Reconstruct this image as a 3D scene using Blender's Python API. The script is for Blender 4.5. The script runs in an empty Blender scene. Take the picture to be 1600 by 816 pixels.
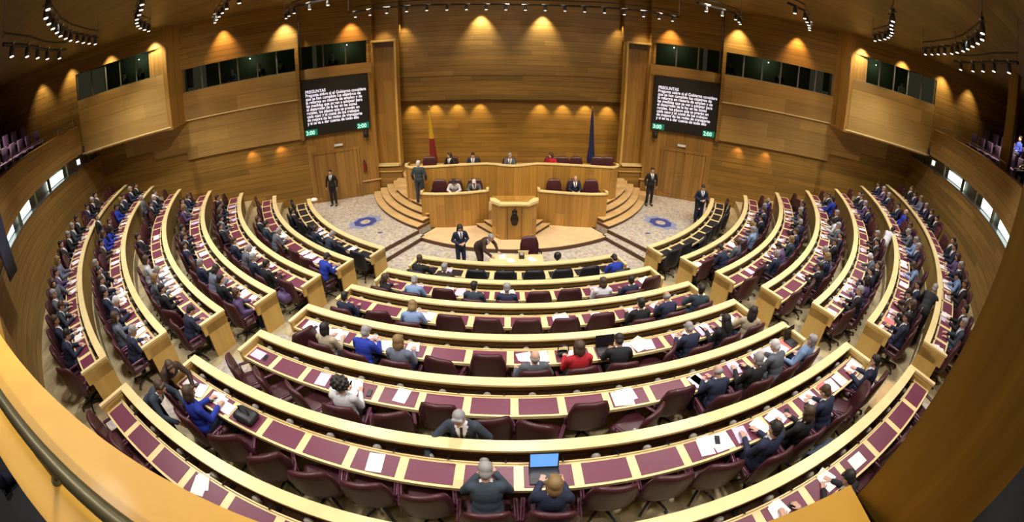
import bpy, math, random
from math import sin, cos, pi, radians as rad, hypot, atan2
from mathutils import Vector, Matrix
rnd = random.Random(7)
SC = bpy.context.scene
COL = SC.collection
# ------------------------------------------------------------------ materials
def nt_mat(name):
    m = bpy.data.materials.new(name); m.use_nodes = True
    n = m.node_tree.nodes; l = m.node_tree.links
    return m, n, l, n['Principled BSDF']
def plain(name, c, rough=.5, metal=0, emit=None, es=0, coat=0, spec=.5):
    m, n, l, b = nt_mat(name)
    b.inputs['Base Color'].default_value = (*c, 1); b.inputs['Roughness'].default_value = rough
    b.inputs['Metallic'].default_value = metal; b.inputs['Coat Weight'].default_value = coat
    b.inputs['Specular IOR Level'].default_value = spec
    if emit:
        b.inputs['Emission Color'].default_value = (*emit, 1); b.inputs['Emission Strength'].default_value = es
    else:
        # slight procedural mottling so that no surface is perfectly flat in tone
        t = n.new('ShaderNodeTexNoise'); t.inputs['Scale'].default_value = 14
        mx = n.new('ShaderNodeMix'); mx.data_type = 'RGBA'
        mx.inputs[6].default_value = (*[x * .86 for x in c], 1); mx.inputs[7].default_value = (*[min(1, x * 1.12) for x in c], 1)
        tc = n.new('ShaderNodeTexCoord'); l.new(tc.outputs['Object'], t.inputs['Vector'])
        l.new(t.outputs[0], mx.inputs[0]); l.new(mx.outputs[2], b.inputs['Base Color'])
    return m
def wood(name, c, c2, grain=(1.2, 1.2, 22), plank=None, axis=2, rough=.38, seam=.5, coat=0, ramp=(.3, .7)):
    """wood with stretched grain; plank = board height, boards run across the given axis"""
    m, n, l, b = nt_mat(name)
    tc = n.new('ShaderNodeTexCoord'); mp = n.new('ShaderNodeMapping'); mp.inputs['Scale'].default_value = grain
    l.new(tc.outputs['Object'], mp.inputs['Vector'])
    t = n.new('ShaderNodeTexNoise'); t.inputs['Scale'].default_value = 1.0; t.inputs['Detail'].default_value = 5; t.inputs['Distortion'].default_value = .6
    l.new(mp.outputs[0], t.inputs['Vector'])
    cr = n.new('ShaderNodeValToRGB'); cr.color_ramp.elements[0].color = (*c2, 1); cr.color_ramp.elements[1].color = (*c, 1)
    cr.color_ramp.elements[0].position = ramp[0]; cr.color_ramp.elements[1].position = ramp[1]
    l.new(t.outputs[0], cr.inputs[0]); out = cr.outputs[0]
    if plank:
        sp = n.new('ShaderNodeSeparateXYZ'); l.new(tc.outputs['Object'], sp.inputs[0])
        dv = n.new('ShaderNodeMath'); dv.operation = 'DIVIDE'; dv.inputs[1].default_value = plank; l.new(sp.outputs[axis], dv.inputs[0])
        fl = n.new('ShaderNodeMath'); fl.operation = 'FLOOR'; l.new(dv.outputs[0], fl.inputs[0])
        fr = n.new('ShaderNodeMath'); fr.operation = 'FRACT'; l.new(dv.outputs[0], fr.inputs[0])
        # boards differ a little along their run too
        o = (axis + 1) % 3
        d2 = n.new('ShaderNodeMath'); d2.operation = 'DIVIDE'; d2.inputs[1].default_value = 2.4; l.new(sp.outputs[0 if axis != 0 else 2], d2.inputs[0])
        ad = n.new('ShaderNodeMath'); ad.operation = 'MULTIPLY_ADD'; ad.inputs[1].default_value = .37; l.new(fl.outputs[0], ad.inputs[0]); l.new(d2.outputs[0], ad.inputs[2])
        f2 = n.new('ShaderNodeMath'); f2.operation = 'FLOOR'; l.new(ad.outputs[0], f2.inputs[0])
        cb = n.new('ShaderNodeCombineXYZ'); l.new(fl.outputs[0], cb.inputs[0]); l.new(f2.outputs[0], cb.inputs[1])
        wn = n.new('ShaderNodeTexWhiteNoise'); l.new(cb.outputs[0], wn.inputs['Vector'])
        mr = n.new('ShaderNodeMapRange'); mr.inputs[3].default_value = .78; mr.inputs[4].default_value = 1.14; l.new(wn.outputs[0], mr.inputs[0])
        lt = n.new('ShaderNodeMath'); lt.operation = 'GREATER_THAN'; lt.inputs[1].default_value = .07; l.new(fr.outputs[0], lt.inputs[0])
        sm = n.new('ShaderNodeMapRange'); sm.inputs[3].default_value = seam; sm.inputs[4].default_value = 1; l.new(lt.outputs[0], sm.inputs[0])
        mu = n.new('ShaderNodeMath'); mu.operation = 'MULTIPLY'; l.new(mr.outputs[0], mu.inputs[0]); l.new(sm.outputs[0], mu.inputs[1])
        vm = n.new('ShaderNodeVectorMath'); vm.operation = 'SCALE'; l.new(out, vm.inputs[0]); l.new(mu.outputs[0], vm.inputs['Scale'])
        out = vm.outputs[0]
    l.new(out, b.inputs['Base Color']); b.inputs['Roughness'].default_value = rough; b.inputs['Coat Weight'].default_value = coat
    b.inputs['Coat Roughness'].default_value = .12
    return m
def mosaic(name):
    m, n, l, b = nt_mat(name)
    tc = n.new('ShaderNodeTexCoord'); v = n.new('ShaderNodeTexVoronoi'); v.inputs['Scale'].default_value = 12
    l.new(tc.outputs['Object'], v.inputs['Vector'])
    sp = n.new('ShaderNodeSeparateColor'); l.new(v.outputs['Color'], sp.inputs[0])
    cr = n.new('ShaderNodeValToRGB'); e = cr.color_ramp
    cols = [(.46, .40, .33), (.36, .29, .23), (.52, .46, .39), (.44, .35, .33), (.50, .45, .38), (.37, .37, .38), (.47, .44, .31), (.55, .49, .43), (.40, .35, .36)]
    e.interpolation = 'CONSTANT'
    while len(e.elements) < len(cols): e.elements.new(.5)
    for i, c in enumerate(cols):
        e.elements[i].position = i / len(cols); e.elements[i].color = (*c, 1)
    l.new(sp.outputs[0], cr.inputs[0]); l.new(cr.outputs[0], b.inputs['Base Color']); b.inputs['Roughness'].default_value = .9
    return m
M = {}
M['wall'] = wood('horizontal_board_wood', (.35, .195, .040), (.23, .12, .022), grain=(.5, .5, 16), plank=.24, rough=.45)
M['wall2'] = wood('pale_board_wood', (.45, .275, .082), (.36, .21, .058), grain=(.5, .5, 12), plank=.62, rough=.45, seam=.8)
M['side'] = wood('side_wall_board_wood', (.33, .19, .052), (.22, .125, .032), grain=(.5, .5, 16), plank=.26, rough=.45)
M['vert'] = wood('vertical_grain_wood', (.40, .215, .05), (.29, .145, .031), grain=(9, 9, .35), plank=.42, axis=0, rough=.4, seam=.75)
M['panel'] = wood('dais_front_wood', (.50, .27, .055), (.38, .19, .036), grain=(9, 9, .35), plank=.33, axis=0, rough=.4, seam=.7)
M['desk'] = wood('desk_panel_wood', (.66, .44, .13), (.54, .34, .09), grain=(4, 4, .4), rough=.4)
M['rail'] = wood('pale_rail_wood', (.86, .70, .36), (.76, .58, .27), grain=(2, 2, 8), rough=.35)
M['front'] = wood('desk_front_shaded_wood', (.33, .21, .055), (.25, .15, .038), grain=(4, 4, .4), rough=.5)  # desk wood darkened: shade on the fronts is put into the colour
M['tread'] = wood('step_tread_wood', (.70, .49, .24), (.58, .38, .17), grain=(3, 3, 6), rough=.45)
M['floor'] = wood('parquet_wood', (.56, .46, .27), (.40, .32, .18), grain=(3, 3, 3), plank=.9, axis=0, rough=.5, seam=.8)
M['stage'] = wood('stage_parquet_wood', (.74, .55, .32), (.64, .46, .26), grain=(3, 3, 3), rough=.45)
M['parapet'] = wood('gallery_parapet_wood', (.74, .42, .06), (.67, .36, .05), grain=(5, 5, 5), rough=.5, coat=.04)
M['pillar'] = wood('pillar_wood', (.36, .21, .026), (.23, .125, .014), grain=(14, 14, .3), rough=.5)
M['ceiling'] = wood('ceiling_board_wood', (.25, .165, .042), (.18, .115, .028), grain=(.6, 6, 6), plank=.35, axis=1, rough=.5, seam=.7)
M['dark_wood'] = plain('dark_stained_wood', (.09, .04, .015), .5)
M['mosaic'] = mosaic('mosaic_carpet')
M['blue_ring'] = plain('medallion_blue', (.05, .06, .25), .9)
M['blue_pale'] = plain('medallion_pale_blue', (.25, .29, .48), .9)
M['maroon'] = plain('maroon_leather', (.06, .014, .02), .42, coat=.05)
M['maroon_arm'] = plain('plum_leather', (.12, .03, .06), .36, coat=.1)
M['black_leather'] = plain('black_leather', (.012, .014, .022), .42)
M['pad'] = plain('plum_desk_leather', (.15, .028, .06), .42)
M['pad_black'] = plain('black_desk_leather', (.018, .015, .02), .45)
M['chrome'] = plain('dull_chrome', (.3, .29, .3), .35, metal=.9)
M['black'] = plain('black_plastic', (.012, .012, .014), .45)
M['dark_grey'] = plain('dark_grey_plastic', (.04, .04, .045), .5)
M['grey'] = plain('grey_plastic', (.40, .38, .34), .5)
M['paper'] = plain('white_paper', (.86, .84, .84), .7)
M['paper_pink'] = plain('pink_folder', (.72, .18, .17), .6)
M['lilac_paper'] = plain('lilac_paper', (.62, .55, .75), .7)
M['bronze'] = plain('bronze_metal', (.16, .14, .075), .42, metal=.55)
M['steel'] = plain('brushed_steel', (.45, .45, .47), .35, metal=.8)
M['glassdark'] = plain('dark_booth_glass', (.42, .48, .40), .04, spec=.7); M['glassdark'].node_tree.nodes['Principled BSDF'].inputs['Transmission Weight'].default_value = 1; M['glassdark'].node_tree.nodes['Principled BSDF'].inputs['IOR'].default_value = 1.05
M['booth'] = plain('dim_booth_interior', (.12, .13, .09), .6)
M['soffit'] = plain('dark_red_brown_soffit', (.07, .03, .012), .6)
M['lit'] = plain('lit_white_panel', (.8, .85, .8), .5, emit=(.80, .95, .88), es=1.6)
M['dimlit'] = plain('grey_booth_panel', (.22, .22, .17), .5)
M['lamp'] = plain('lamp_lens', (1, .95, .85), .4, emit=(1, .93, .78), es=3)
M['screen'] = plain('screen_black', (.012, .01, .014), .3)
M['text'] = plain('screen_white_text', (.8, .8, .9), .5, emit=(.72, .70, .88), es=.95)
M['green'] = plain('screen_green', (.0, .12, .07), .5, emit=(.01, .20, .12), es=.6)
M['mint'] = plain('screen_mint_digits', (.5, .9, .8), .5, emit=(.45, .95, .80), es=.9)
M['lap_screen'] = plain('laptop_blue_screen', (.1, .3, .7), .3, emit=(.14, .36, .85), es=.8)
M['red'] = plain('red_cloth', (.42, .01, .015), .7)
M['flag_red'] = plain('flag_red', (.20, .012, .01), .7)
M['flag_gold'] = plain('flag_gold', (.6, .36, .02), .7)
M['flag_blue'] = plain('flag_blue', (.01, .015, .09), .7)
M['gold'] = plain('gold_metal', (.6, .42, .15), .35, metal=.7)
M['emblem'] = plain('dark_bronze_emblem', (.025, .02, .012), .4, metal=.4)
M['skin'] = plain('skin', (.56, .33, .24), .55)
M['skin2'] = plain('skin_tan', (.42, .23, .15), .55)
M['eye'] = plain('eye_dark', (.02, .015, .015), .3)
M['lip'] = plain('lip', (.40, .13, .11), .5)
M['shirt'] = plain('white_shirt', (.80, .80, .84), .7)
CL = dict(n=(.014, .020, .055), k=(.008, .009, .012), g=(.10, .115, .14), b=(.012, .035, .36), w=(.62, .62, .66), t=(.46, .39, .27), r=(.42, .008, .02),
          m=(.42, .01, .09), l=(.20, .30, .52), p=(.10, .06, .16), y=(.15, .17, .24), z=(.03, .046, .07), c=(.05, .025, .02))
CN = dict(n='navy suit', k='black suit', g='grey jacket', b='bright blue jacket', w='white blouse', t='beige jacket', r='red jacket', m='magenta top',
          l='light blue shirt', p='purple-grey jacket', y='patterned grey-blue top', z='slate suit', c='dark brown jacket')
for k_, c_ in CL.items(): M['cl_' + k_] = plain('cloth_' + CN[k_].replace(' ', '_'), c_, .8)
HC = dict(D=(.018, .013, .012), G=(.30, .29, .30), W=(.62, .60, .60), S=(.07, .04, .022), F=(.24, .15, .06))
HN = dict(D='dark hair', G='grey hair', W='white hair', S='brown hair', F='fair hair', B='bald head')
for k_, c_ in HC.items(): M['hair_' + k_] = plain('hair_' + HN[k_].replace(' ', '_'), c_, .6)
# ------------------------------------------------------------------ mesh builder
def pol(r, a, z=0): return Vector((r * sin(a), -r * cos(a), z))
class MB:
    def __init__(s): s.v = []; s.f = []; s.m = []
    def add(s, vs, fs, mi=0, mat=None):
        o = len(s.v); s.v += [tuple(mat @ Vector(v)) if mat else tuple(v) for v in vs]
        s.f += [tuple(i + o for i in f) for f in fs]; s.m += [mi] * len(fs)
    def box(s, c, d, mi=0, mat=None, bev=0):
        x, y, z = c; a, b, h = d[0] / 2, d[1] / 2, d[2] / 2
        if bev <= 0:
            vs = [(x + i * a, y + j * b, z + k * h) for k in (-1, 1) for j in (-1, 1) for i in (-1, 1)]
            s.add(vs, [(0, 2, 3, 1), (4, 5, 7, 6), (0, 1, 5, 4), (2, 6, 7, 3), (0, 4, 6, 2), (1, 3, 7, 5)], mi, mat); return
        e = min(bev, a * .95, b * .95, h * .95); ring = []
        for (zz, q) in ((-h, e), (-h + e * .3, e * .3), (-h + e, 0), (h - e, 0), (h - e * .3, e * .3), (h, e)):
            r = []
            A, B = a - q, b - q
            for (sx, sy) in ((1, 1), (-1, 1), (-1, -1), (1, -1)):
                for t in range(4):
                    th = t / 3 * pi / 2 + {(1, 1): 0, (-1, 1): pi / 2, (-1, -1): pi, (1, -1): 3 * pi / 2}[(sx, sy)]
                    rr = max(e * .9, .001); r.append((x + sx * (A - rr * .999) + rr * cos(th), y + sy * (B - rr * .999) + rr * sin(th), z + zz))
            ring.append(r)
        n = 16; vs = [p for r in ring for p in r]; fs = []
        for i in range(5):
            for j in range(n): fs.append((i * n + j, i * n + (j + 1) % n, (i + 1) * n + (j + 1) % n, (i + 1) * n + j))
        fs.append(tuple(range(n - 1, -1, -1))); fs.append(tuple(5 * n + j for j in range(n)))
        s.add(vs, fs, mi, mat)
    def prism(s, pts, z0, z1, mi=0, mat=None):
        n = len(pts); vs = [(p[0], p[1], z0) for p in pts] + [(p[0], p[1], z1) for p in pts]
        fs = [tuple(range(n - 1, -1, -1)), tuple(range(n, 2 * n))] + [(i, (i + 1) % n, n + (i + 1) % n, n + i) for i in range(n)]
        s.add(vs, fs, mi, mat)
    def sweep(s, prof, a0, a1, mi=0, step=rad(1.0), caps=True):
        """profile [(r, z)] swept about the hall's centre from azimuth a0 to a1"""
        n = max(2, int(abs(a1 - a0) / step) + 1); k = len(prof); vs = []
        for i in range(n + 1):
            a = a0 + (a1 - a0) * i / n
            vs += [tuple(pol(r, a, z)) for r, z in prof]
        fs = []
        for i in range(n):
            for j in range(k): fs.append((i * k + j, i * k + (j + 1) % k, (i + 1) * k + (j + 1) % k, (i + 1) * k + j))
        if caps: fs.append(tuple(range(k))); fs.append(tuple(n * k + j for j in range(k - 1, -1, -1)))
        s.add(vs, fs, mi)
    def arcbox(s, r0, r1, z0, z1, a0, a1, mi=0, step=rad(1.0)): s.sweep([(r0, z0), (r1, z0), (r1, z1), (r0, z1)], a0, a1, mi, step)
    def tube(s, pts, r, seg=8, mi=0, closed=True):
        pts = [Vector(p) for p in pts]; rs = r if isinstance(r, (list, tuple)) else [r] * len(pts); vs = []; up = Vector((0, 0, 1))
        for i, p in enumerate(pts):
            d = (pts[min(i + 1, len(pts) - 1)] - pts[max(i - 1, 0)]).normalized()
            x = d.cross(up); x = x.normalized() if x.length > 1e-3 else Vector((1, 0, 0)); y = d.cross(x)
            for j in range(seg):
                t = 2 * pi * j / seg; vs.append(tuple(p + x * cos(t) * rs[i] + y * sin(t) * rs[i]))
        n = len(pts); fs = [(i * seg + j, i * seg + (j + 1) % seg, (i + 1) * seg + (j + 1) % seg, (i + 1) * seg + j) for i in range(n - 1) for j in range(seg)]
        fs += [tuple(range(seg - 1, -1, -1)), tuple((n - 1) * seg + j for j in range(seg))]
        s.add(vs, fs, mi)
    def caps(s, p0, p1, r0, r1=None, seg=10, mi=0):
        r1 = r0 if r1 is None else r1; p0 = Vector(p0); p1 = Vector(p1); d = p1 - p0; L = d.length
        d = d.normalized() if L > 1e-6 else Vector((0, 0, 1)); pts = []; rs = []
        for t in (-.98, -.8, -.45, 0): pts.append(p0 + d * r0 * t); rs.append(r0 * math.sqrt(1 - t * t))
        for t in (0, .45, .8, .98): pts.append(p1 + d * r1 * t); rs.append(r1 * math.sqrt(1 - t * t))
        s.tube(pts, rs, seg, mi)
    def ell(s, c, r, mi=0, rot=None, seg=14, rings=10):
        vs = []; c = Vector(c)
        for i in range(1, rings):
            t = pi * i / rings
            for j in range(seg):
                p = 2 * pi * j / seg; v = Vector((r[0] * sin(t) * cos(p), r[1] * sin(t) * sin(p), r[2] * cos(t)))
                vs.append(tuple(c + (rot @ v if rot else v)))
        top = Vector((0, 0, r[2])); vs += [tuple(c + (rot @ top if rot else top)), tuple(c - (rot @ top if rot else top))]
        fs = [((i) * seg + j, (i + 1) * seg + j, (i + 1) * seg + (j + 1) % seg, i * seg + (j + 1) % seg) for i in range(rings - 2) for j in range(seg)]
        a = (rings - 1) * seg
        fs += [(a, j, (j + 1) % seg) for j in range(seg)] + [(a + 1, (rings - 2) * seg + (j + 1) % seg, (rings - 2) * seg + j) for j in range(seg)]
        s.add(vs, fs, mi)
    def mesh(s, name, mats, smooth=False):
        me = bpy.data.meshes.new(name); me.from_pydata(s.v, [], s.f); me.update()
        for m in (mats if isinstance(mats, (list, tuple)) else [mats]): me.materials.append(m)
        me.polygons.foreach_set('material_index', s.m)
        if smooth: me.polygons.foreach_set('use_smooth', [True] * len(me.polygons))
        me.validate(); return me
    def build(s, name, mats, parent=None, smooth=False):
        o = bpy.data.objects.new(name, s.mesh(name, mats, smooth)); COL.objects.link(o)
        if parent: o.parent = parent
        return o
def tag(o, label=None, cat=None, group=None, kind=None):
    if label: o['label'] = label
    if cat: o['category'] = cat
    if group: o['group'] = group
    if kind: o['kind'] = kind
    return o
def empty(name, loc=(0, 0, 0), rz=0):
    o = bpy.data.objects.new(name, None); COL.objects.link(o); o.location = loc; o.rotation_euler = (0, 0, rz); o.empty_display_size = .1; return o
def struct(mb, name, mats, smooth=False): return tag(mb.build(name, mats, None, smooth), kind='structure')
def clone(o, parent=None):
    c = o.copy(); COL.objects.link(c); c.parent = parent
    for ch in list(KIDS.get(o.name, [])):
        clone(ch, c)
    return c
KIDS = {}
ORD = 'first second third fourth fifth sixth seventh eighth ninth tenth eleventh twelfth thirteenth fourteenth fifteenth sixteenth seventeenth eighteenth nineteenth twentieth'.split()
BLK = dict(L='red-flag-side block', C='centre block', R='blue-flag-side block')
def where(sec, k, i, n):
    a = 'aisle' if sec != 'C' else 'red-flag-side aisle'
    return f'{ORD[i]} seat from {a}, {ORD[k]} row, {BLK[sec]}'
# ------------------------------------------------------------------ hall geometry
R = [9.69, 11.19, 12.69, 14.19, 15.69, 17.19, 18.69]
Z = [0, .333, .668, 1.006, 1.347, 1.691, 2.038]
PIT = [4.35, 3.66, 3.40, 2.93, 2.50, 2.30, 2.22]; NC = [8, 10, 11, 13, 15, 17, 18]
A0 = [25.6, 25.2, 24.1, 24.1, 24.1, 24, 23.75]; A1 = [62.85, 64.3, 65.2, 65.6, 65.7, 66.5, 66.4]; NS = [9, 11, 12, 14, 17, 18, 19]
def seat_az(k, sec):
    if sec == 'C': return [rad((i - (NC[k] - 1) / 2) * PIT[k]) for i in range(NC[k])]
    p = (A1[k] - A0[k]) / NS[k]; a = [rad(A0[k] + (i + .5) * p) for i in range(NS[k])]
    return [-x for x in a] if sec == 'L' else a
def wing(x, off=0): return -1.45 - .43 * (abs(x) - 6.35) - off      # wing wall line in plan
def sec3(x): return -6.70 - .6706 * (abs(x) - 14.67)
WR = 20.7; CEIL = 9.25
# floors and tiers
f = MB()
f.arcbox(0.01, 9.6, -.42, -.3, rad(-33.4), rad(33.4), 0, rad(2))
struct(f, 'floor', [M['mosaic']])
f = MB()
for s in (-1, 1): f.arcbox(0.01, 9.6, -.25, 0, s * rad(33.4), s * rad(80), 0, rad(2))
struct(f, 'floor_side_carpet', [M['mosaic']])
f = MB()      # the two low steps between the side carpets and the sunken centre
for s in (-1, 1):
    f.arcbox(6.6, 9.6, -.3, -.15, s * rad(30.8), s * rad(33.4), 0)
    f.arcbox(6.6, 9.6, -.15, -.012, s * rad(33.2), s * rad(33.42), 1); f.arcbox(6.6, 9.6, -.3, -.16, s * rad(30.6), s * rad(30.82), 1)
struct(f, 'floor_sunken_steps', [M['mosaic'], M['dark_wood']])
for k in range(7):
    f = MB(); r1 = (R[k + 1] - .08) if k < 6 else 22.5
    f.arcbox(R[k] - .08, r1, Z[k] - .45, Z[k], rad(-80), rad(80), 0, rad(1))
    for s in (-1, 1):
        a0, a1 = s * rad(A0[k] - 4.3), s * rad(A0[k] - .8)
        if k: f.arcbox(R[k] - .40, R[k] - .05, Z[k - 1], Z[k - 1] + .17, a0, a1, 1)
        else: f.arcbox(R[k] - .35, R[k] - .05, -.3, -.15, a0, a1, 1)
        f.arcbox(R[k] + .28, R[k] + 1.0, Z[k], Z[k] + .006, a0 + s * rad(.3), a1 - s * rad(.2), 2)
    struct(f, 'floor_tier', [M['floor'], M['tread'], M['mosaic']])
# carpet medallions of the two side carpets
for s, x, y in ((-1, -6.0, -4.78), (1, 6.06, -4.93)):
    f = MB(); rot = Matrix.Translation((x, y, 0)) @ Matrix.Rotation(s * rad(38), 4, 'Z')
    def ring(r0, r1, sx, sy, mi, z=.004, n=28, w=0):
        vs = []; 
        for i in range(n):
            t = 2 * pi * i / n; q = 1 + w * cos(8 * t)
            vs += [(r0 * sx * cos(t), r0 * sy * sin(t), z), (r1 * q * sx * cos(t), r1 * q * sy * sin(t), z)]
        f.add(vs, [(2 * i, 2 * i + 1, 2 * ((i + 1) % n) + 1, 2 * ((i + 1) % n)) for i in range(n)], mi, rot)
    ring(.42, .66, .8, 1.15, 1, .003, w=.12); ring(.20, .44, 1, 1.1, 0, .005, w=.06)
    f.add([(x + dx + .12 * cos(t * pi / 4), y - 1.0 + .06 * sin(t * pi / 4), .004) for dx in (s * -.9,) for t in range(8)], [tuple(range(8))], 0)
    struct(f, 'floor_medallion', [M['blue_ring'], M['blue_pale']])
# ------------------------------------------------------------------ stage
f = MB(); f.arcbox(.3, 6.8, -.3, -.15, rad(-31.5), rad(31.5), 0, rad(2))
f.arcbox(6.8, 6.83, -.3, -.17, rad(-31.5), rad(31.5), 1, rad(2)); struct(f, 'floor_stage_platform', [M['stage'], M['dark_wood']])
for s, lab in ((-1, 'curved wooden steps up to the dais beside the red and yellow flag'), (1, 'curved wooden steps up to the dais beside the blue flag')):
    st = tag(empty('dais_steps', (0, 0, 0)), lab, 'steps', 'curved steps beside the dais')
    for j, (r, z) in enumerate(((6.62, .15), (6.3, .30), (5.98, .45), (5.66, .60))):
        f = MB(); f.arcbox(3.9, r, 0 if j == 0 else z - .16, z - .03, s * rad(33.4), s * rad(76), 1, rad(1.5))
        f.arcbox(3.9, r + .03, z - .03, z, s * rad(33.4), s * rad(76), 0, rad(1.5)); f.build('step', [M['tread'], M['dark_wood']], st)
    for j in range(2):
        f = MB(); x0, x1 = s * (4.35), s * (5.15)
        f.box(((x0 + x1) / 2, -2.45 + .28 * j, .675 + .15 * j), (.8, .5, .15), 0); f.build('step', [M['tread'], M['dark_wood']], st)
f = MB()     # floor behind the lower desks and the upper dais floor
f.box((0, -3.95, .1), (7.0, 1.0, .5)); f.prism([(-4.3, -3.3), (-2.6, -3.2), (0, -3.4), (2.6, -3.2), (4.3, -3.3), (5.3, -.6), (5.3, .35), (-5.3, .35), (-5.3, -.6)], .2, .9)
struct(f, 'floor_dais', [M['tread']])
# ------------------------------------------------------------------ walls
def vwall(mb, x0, y0, x1, y1, z0, z1, th, mi=0):
    """vertical slab between two plan points, thickness grows away from the hall's centre"""
    d = Vector((x1 - x0, y1 - y0)).normalized(); n = Vector((-d.y, d.x))
    if n.dot(Vector((x0 + x1, y0 + y1 + 24))) < 0: n = -n
    mb.prism([(x0, y0), (x1, y1), (x1 + n.x * th, y1 + n.y * th), (x0 + n.x * th, y0 + n.y * th)], z0, z1, mi)
f = MB(); f.box((0, .25, 6.68), (10.6, .5, 5.14), 0); f.box((0, -.02, 4.125), (10.5, .08, .03), 1); f.box((0, -.015, 5.28), (10.5, .05, .02), 1)
f.box((0, .6, 2.1), (10.9, .4, 4.4), 0); struct(f, 'wall_front', [M['wall'], M['dark_wood']])
for s, nm in ((-1, 'left'), (1, 'right')):
    S_ = lambda x: s * x
    # section beside the pilaster: door below, screen above, glazed booth band on top
    f = MB(); ds = 0
    def seg(x0, x1, z0, z1, off, th, mi=0, fn=wing): vwall(f, S_(x0), fn(x0) - off, S_(x1), fn(x1) - off, z0, z1, th, mi)
    seg(6.2, 9.2, -.2, 6.22, 0, .3, 1); seg(6.2, 9.2, 7.23, CEIL, 0, .3, 0); seg(6.2, 9.2, 5.75, 6.2, .06, .2, 2)
    seg(9.2, 14.6, -.2, 3.6, 0, .3, 0); seg(9.2, 14.6, 3.15, 4.93, .14, .4, 2); seg(9.2, 14.6, 4.93, 6.20, .24, .5, 2); seg(9.2, 14.6, 7.23, CEIL, .24, .5, 0)
    seg(9.15, 9.3, 3.1, CEIL, .27, .5, 0)
    seg(14.3, 20.2, -.2, 4.95, 0, .3, 0); seg(14.6, 16.3, 3.5, 4.9, .12, .3, 2); seg(16.3, 17.8, 3.9, 4.9, .12, .3, 2)
    seg(14.14, 18.1, 4.95, 7.24, 0, .3, 2, sec3); seg(14.14, 18.1, 8.38, CEIL, 0, .3, 0, sec3); seg(18.1, 27, 5.0, CEIL, 0, .3, 0, sec3)
    # soffit of the overhanging outer section and pale nosing under it
    f.prism([(S_(14.14), sec3(14.14)), (S_(18.1), sec3(18.1)), (S_(20.1), wing(20.1)), (S_(14.3), wing(14.3))], 4.88, 4.95, 1)
    struct(f, 'wall_wing_' + nm, [M['wall'], M['vert'], M['wall2']])
    f = MB()
    for (x0, x1, z, off, fn) in ((9.25, 14.5, 4.95, .27, wing), (14.2, 18.2, 4.97, .03, sec3)):
        vwall(f, S_(x0), fn(x0) - off, S_(x1), fn(x1) - off, z - .03, z + .02, .25)
    struct(f, 'trim_1' if s < 0 else 'trim_2', [M['rail']])
    f = MB()     # tall pier between the two booth bands
    p0 = Vector((14.40, wing(14.4) - .24)); p1 = Vector((14.30, sec3(14.3) - .12))
    f.prism([(S_(14.12), sec3(14.12) - .03), (S_(14.36), wing(14.36) - .30), (S_(14.36), wing(14.36) + .2), (S_(15.4), wing(15.4) + .2), (S_(14.9), sec3(14.9) + .1)], 4.85, CEIL)
    struct(f, 'wall_pier_' + nm, [M['vert']])
    # booth bands: recessed dark glazing with mullions
    nwin = 1 if s < 0 else 4
    def band(x0, x1, z0, z1, off, fn, n, idx):
        w = tag(empty('window_%d' % idx, (0, 0, 0)), kind='structure')
        g = MB(); vwall(g, S_(x0), fn(x0) - off + .16, S_(x1), fn(x1) - off + .16, z0, z1, .02); g.build('glass', M['glassdark'], w)
        g = MB(); vwall(g, S_(x0), fn(x0) - off + 1.9, S_(x1), fn(x1) - off + 1.9, z0 - .9, z1 + .2, .05); g.build('booth_back', M['booth'], w)
        g = MB()
        for j in range(n + 1):
            x = x0 + (x1 - x0) * j / n; y = fn(x) - off
            g.box((S_(x), y + .12, (z0 + z1) / 2), (.05, .06, z1 - z0), 0, None)
        vwall(g, S_(x0), fn(x0) - off + .02, S_(x1), fn(x1) - off + .02, z0 - .02, z0 + .02, .16)
        g.build('mullion', M['steel'] if s > 0 else M['booth'], w)
    band(6.4, 9.2, 6.2, 7.23, 0, wing, 3, nwin); band(9.3, 14.3, 6.2, 7.23, .24, wing, 6, nwin + 1); band(14.16, 18.1, 7.24, 8.38, 0, sec3, 6, nwin + 2)
    # booth occupants seen behind the glass
    # pilaster
    f = MB(); xc = S_(5.78)
    f.box((xc - .56, -.7, 4.2), (.10, .62, 6.0), 1); f.box((xc + .56, -.7, 4.2), (.10, .62, 6.0), 1); f.box((xc, -.55, 4.2), (1.05, .5, 6.0), 0)
    f.box((xc, -.74, 7.14), (1.2, .62, .10), 1); f.box((xc, -.86, 6.95), (.86, .04, .24), 2)
    f.box((xc, -.4, 8.2), (1.3, .5, 2.1), 3); f.box((xc, -.8, .55), (1.35, .9, 1.3), 3); f.box((xc, -1.08, 1.30), (1.1, .40, .06), 4); f.box((xc, -.95, 1.02), (1.4, .72, .05), 1)
    f.box((S_(6.4), -.75, 4.5), (.12, 1.3, 9.4), 3)
    struct(f, 'pillar_' + nm, [M['vert'], M['desk'], M['dark_wood'], M['wall'], M['rail']])
# curved side and rear walls under the gallery, the gallery itself
f = MB(); f.arcbox(WR, WR + .3, 1.6, 4.40, rad(-73), rad(73), 0, rad(1.5)); f.arcbox(WR - .03, WR + .3, 4.38, 4.42, rad(-73), rad(73), 1, rad(1.5))
f.arcbox(WR + .02, WR + .3, 4.42, 5.1, rad(-36), rad(36), 0, rad(1.5)); struct(f, 'wall_side', [M['side'], M['steel']])
f = MB(); f.arcbox(20.32, 24, 5.02, 5.12, rad(-73), rad(73), 0, rad(1.5)); struct(f, 'ceiling_under_gallery', [M['soffit']])
f = MB(); f.arcbox(20.2, 28, 5.12, 5.3, rad(-80), rad(80), 0, rad(2))
for s in (-1, 1):
    for j in range(5): f.arcbox(21.7 + j * 1.0, 28, 5.3 + j * .42, 5.3 + (j + 1) * .42, s * rad(39), s * rad(80), 0, rad(2))
struct(f, 'floor_gallery', [M['dark_grey']])
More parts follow.
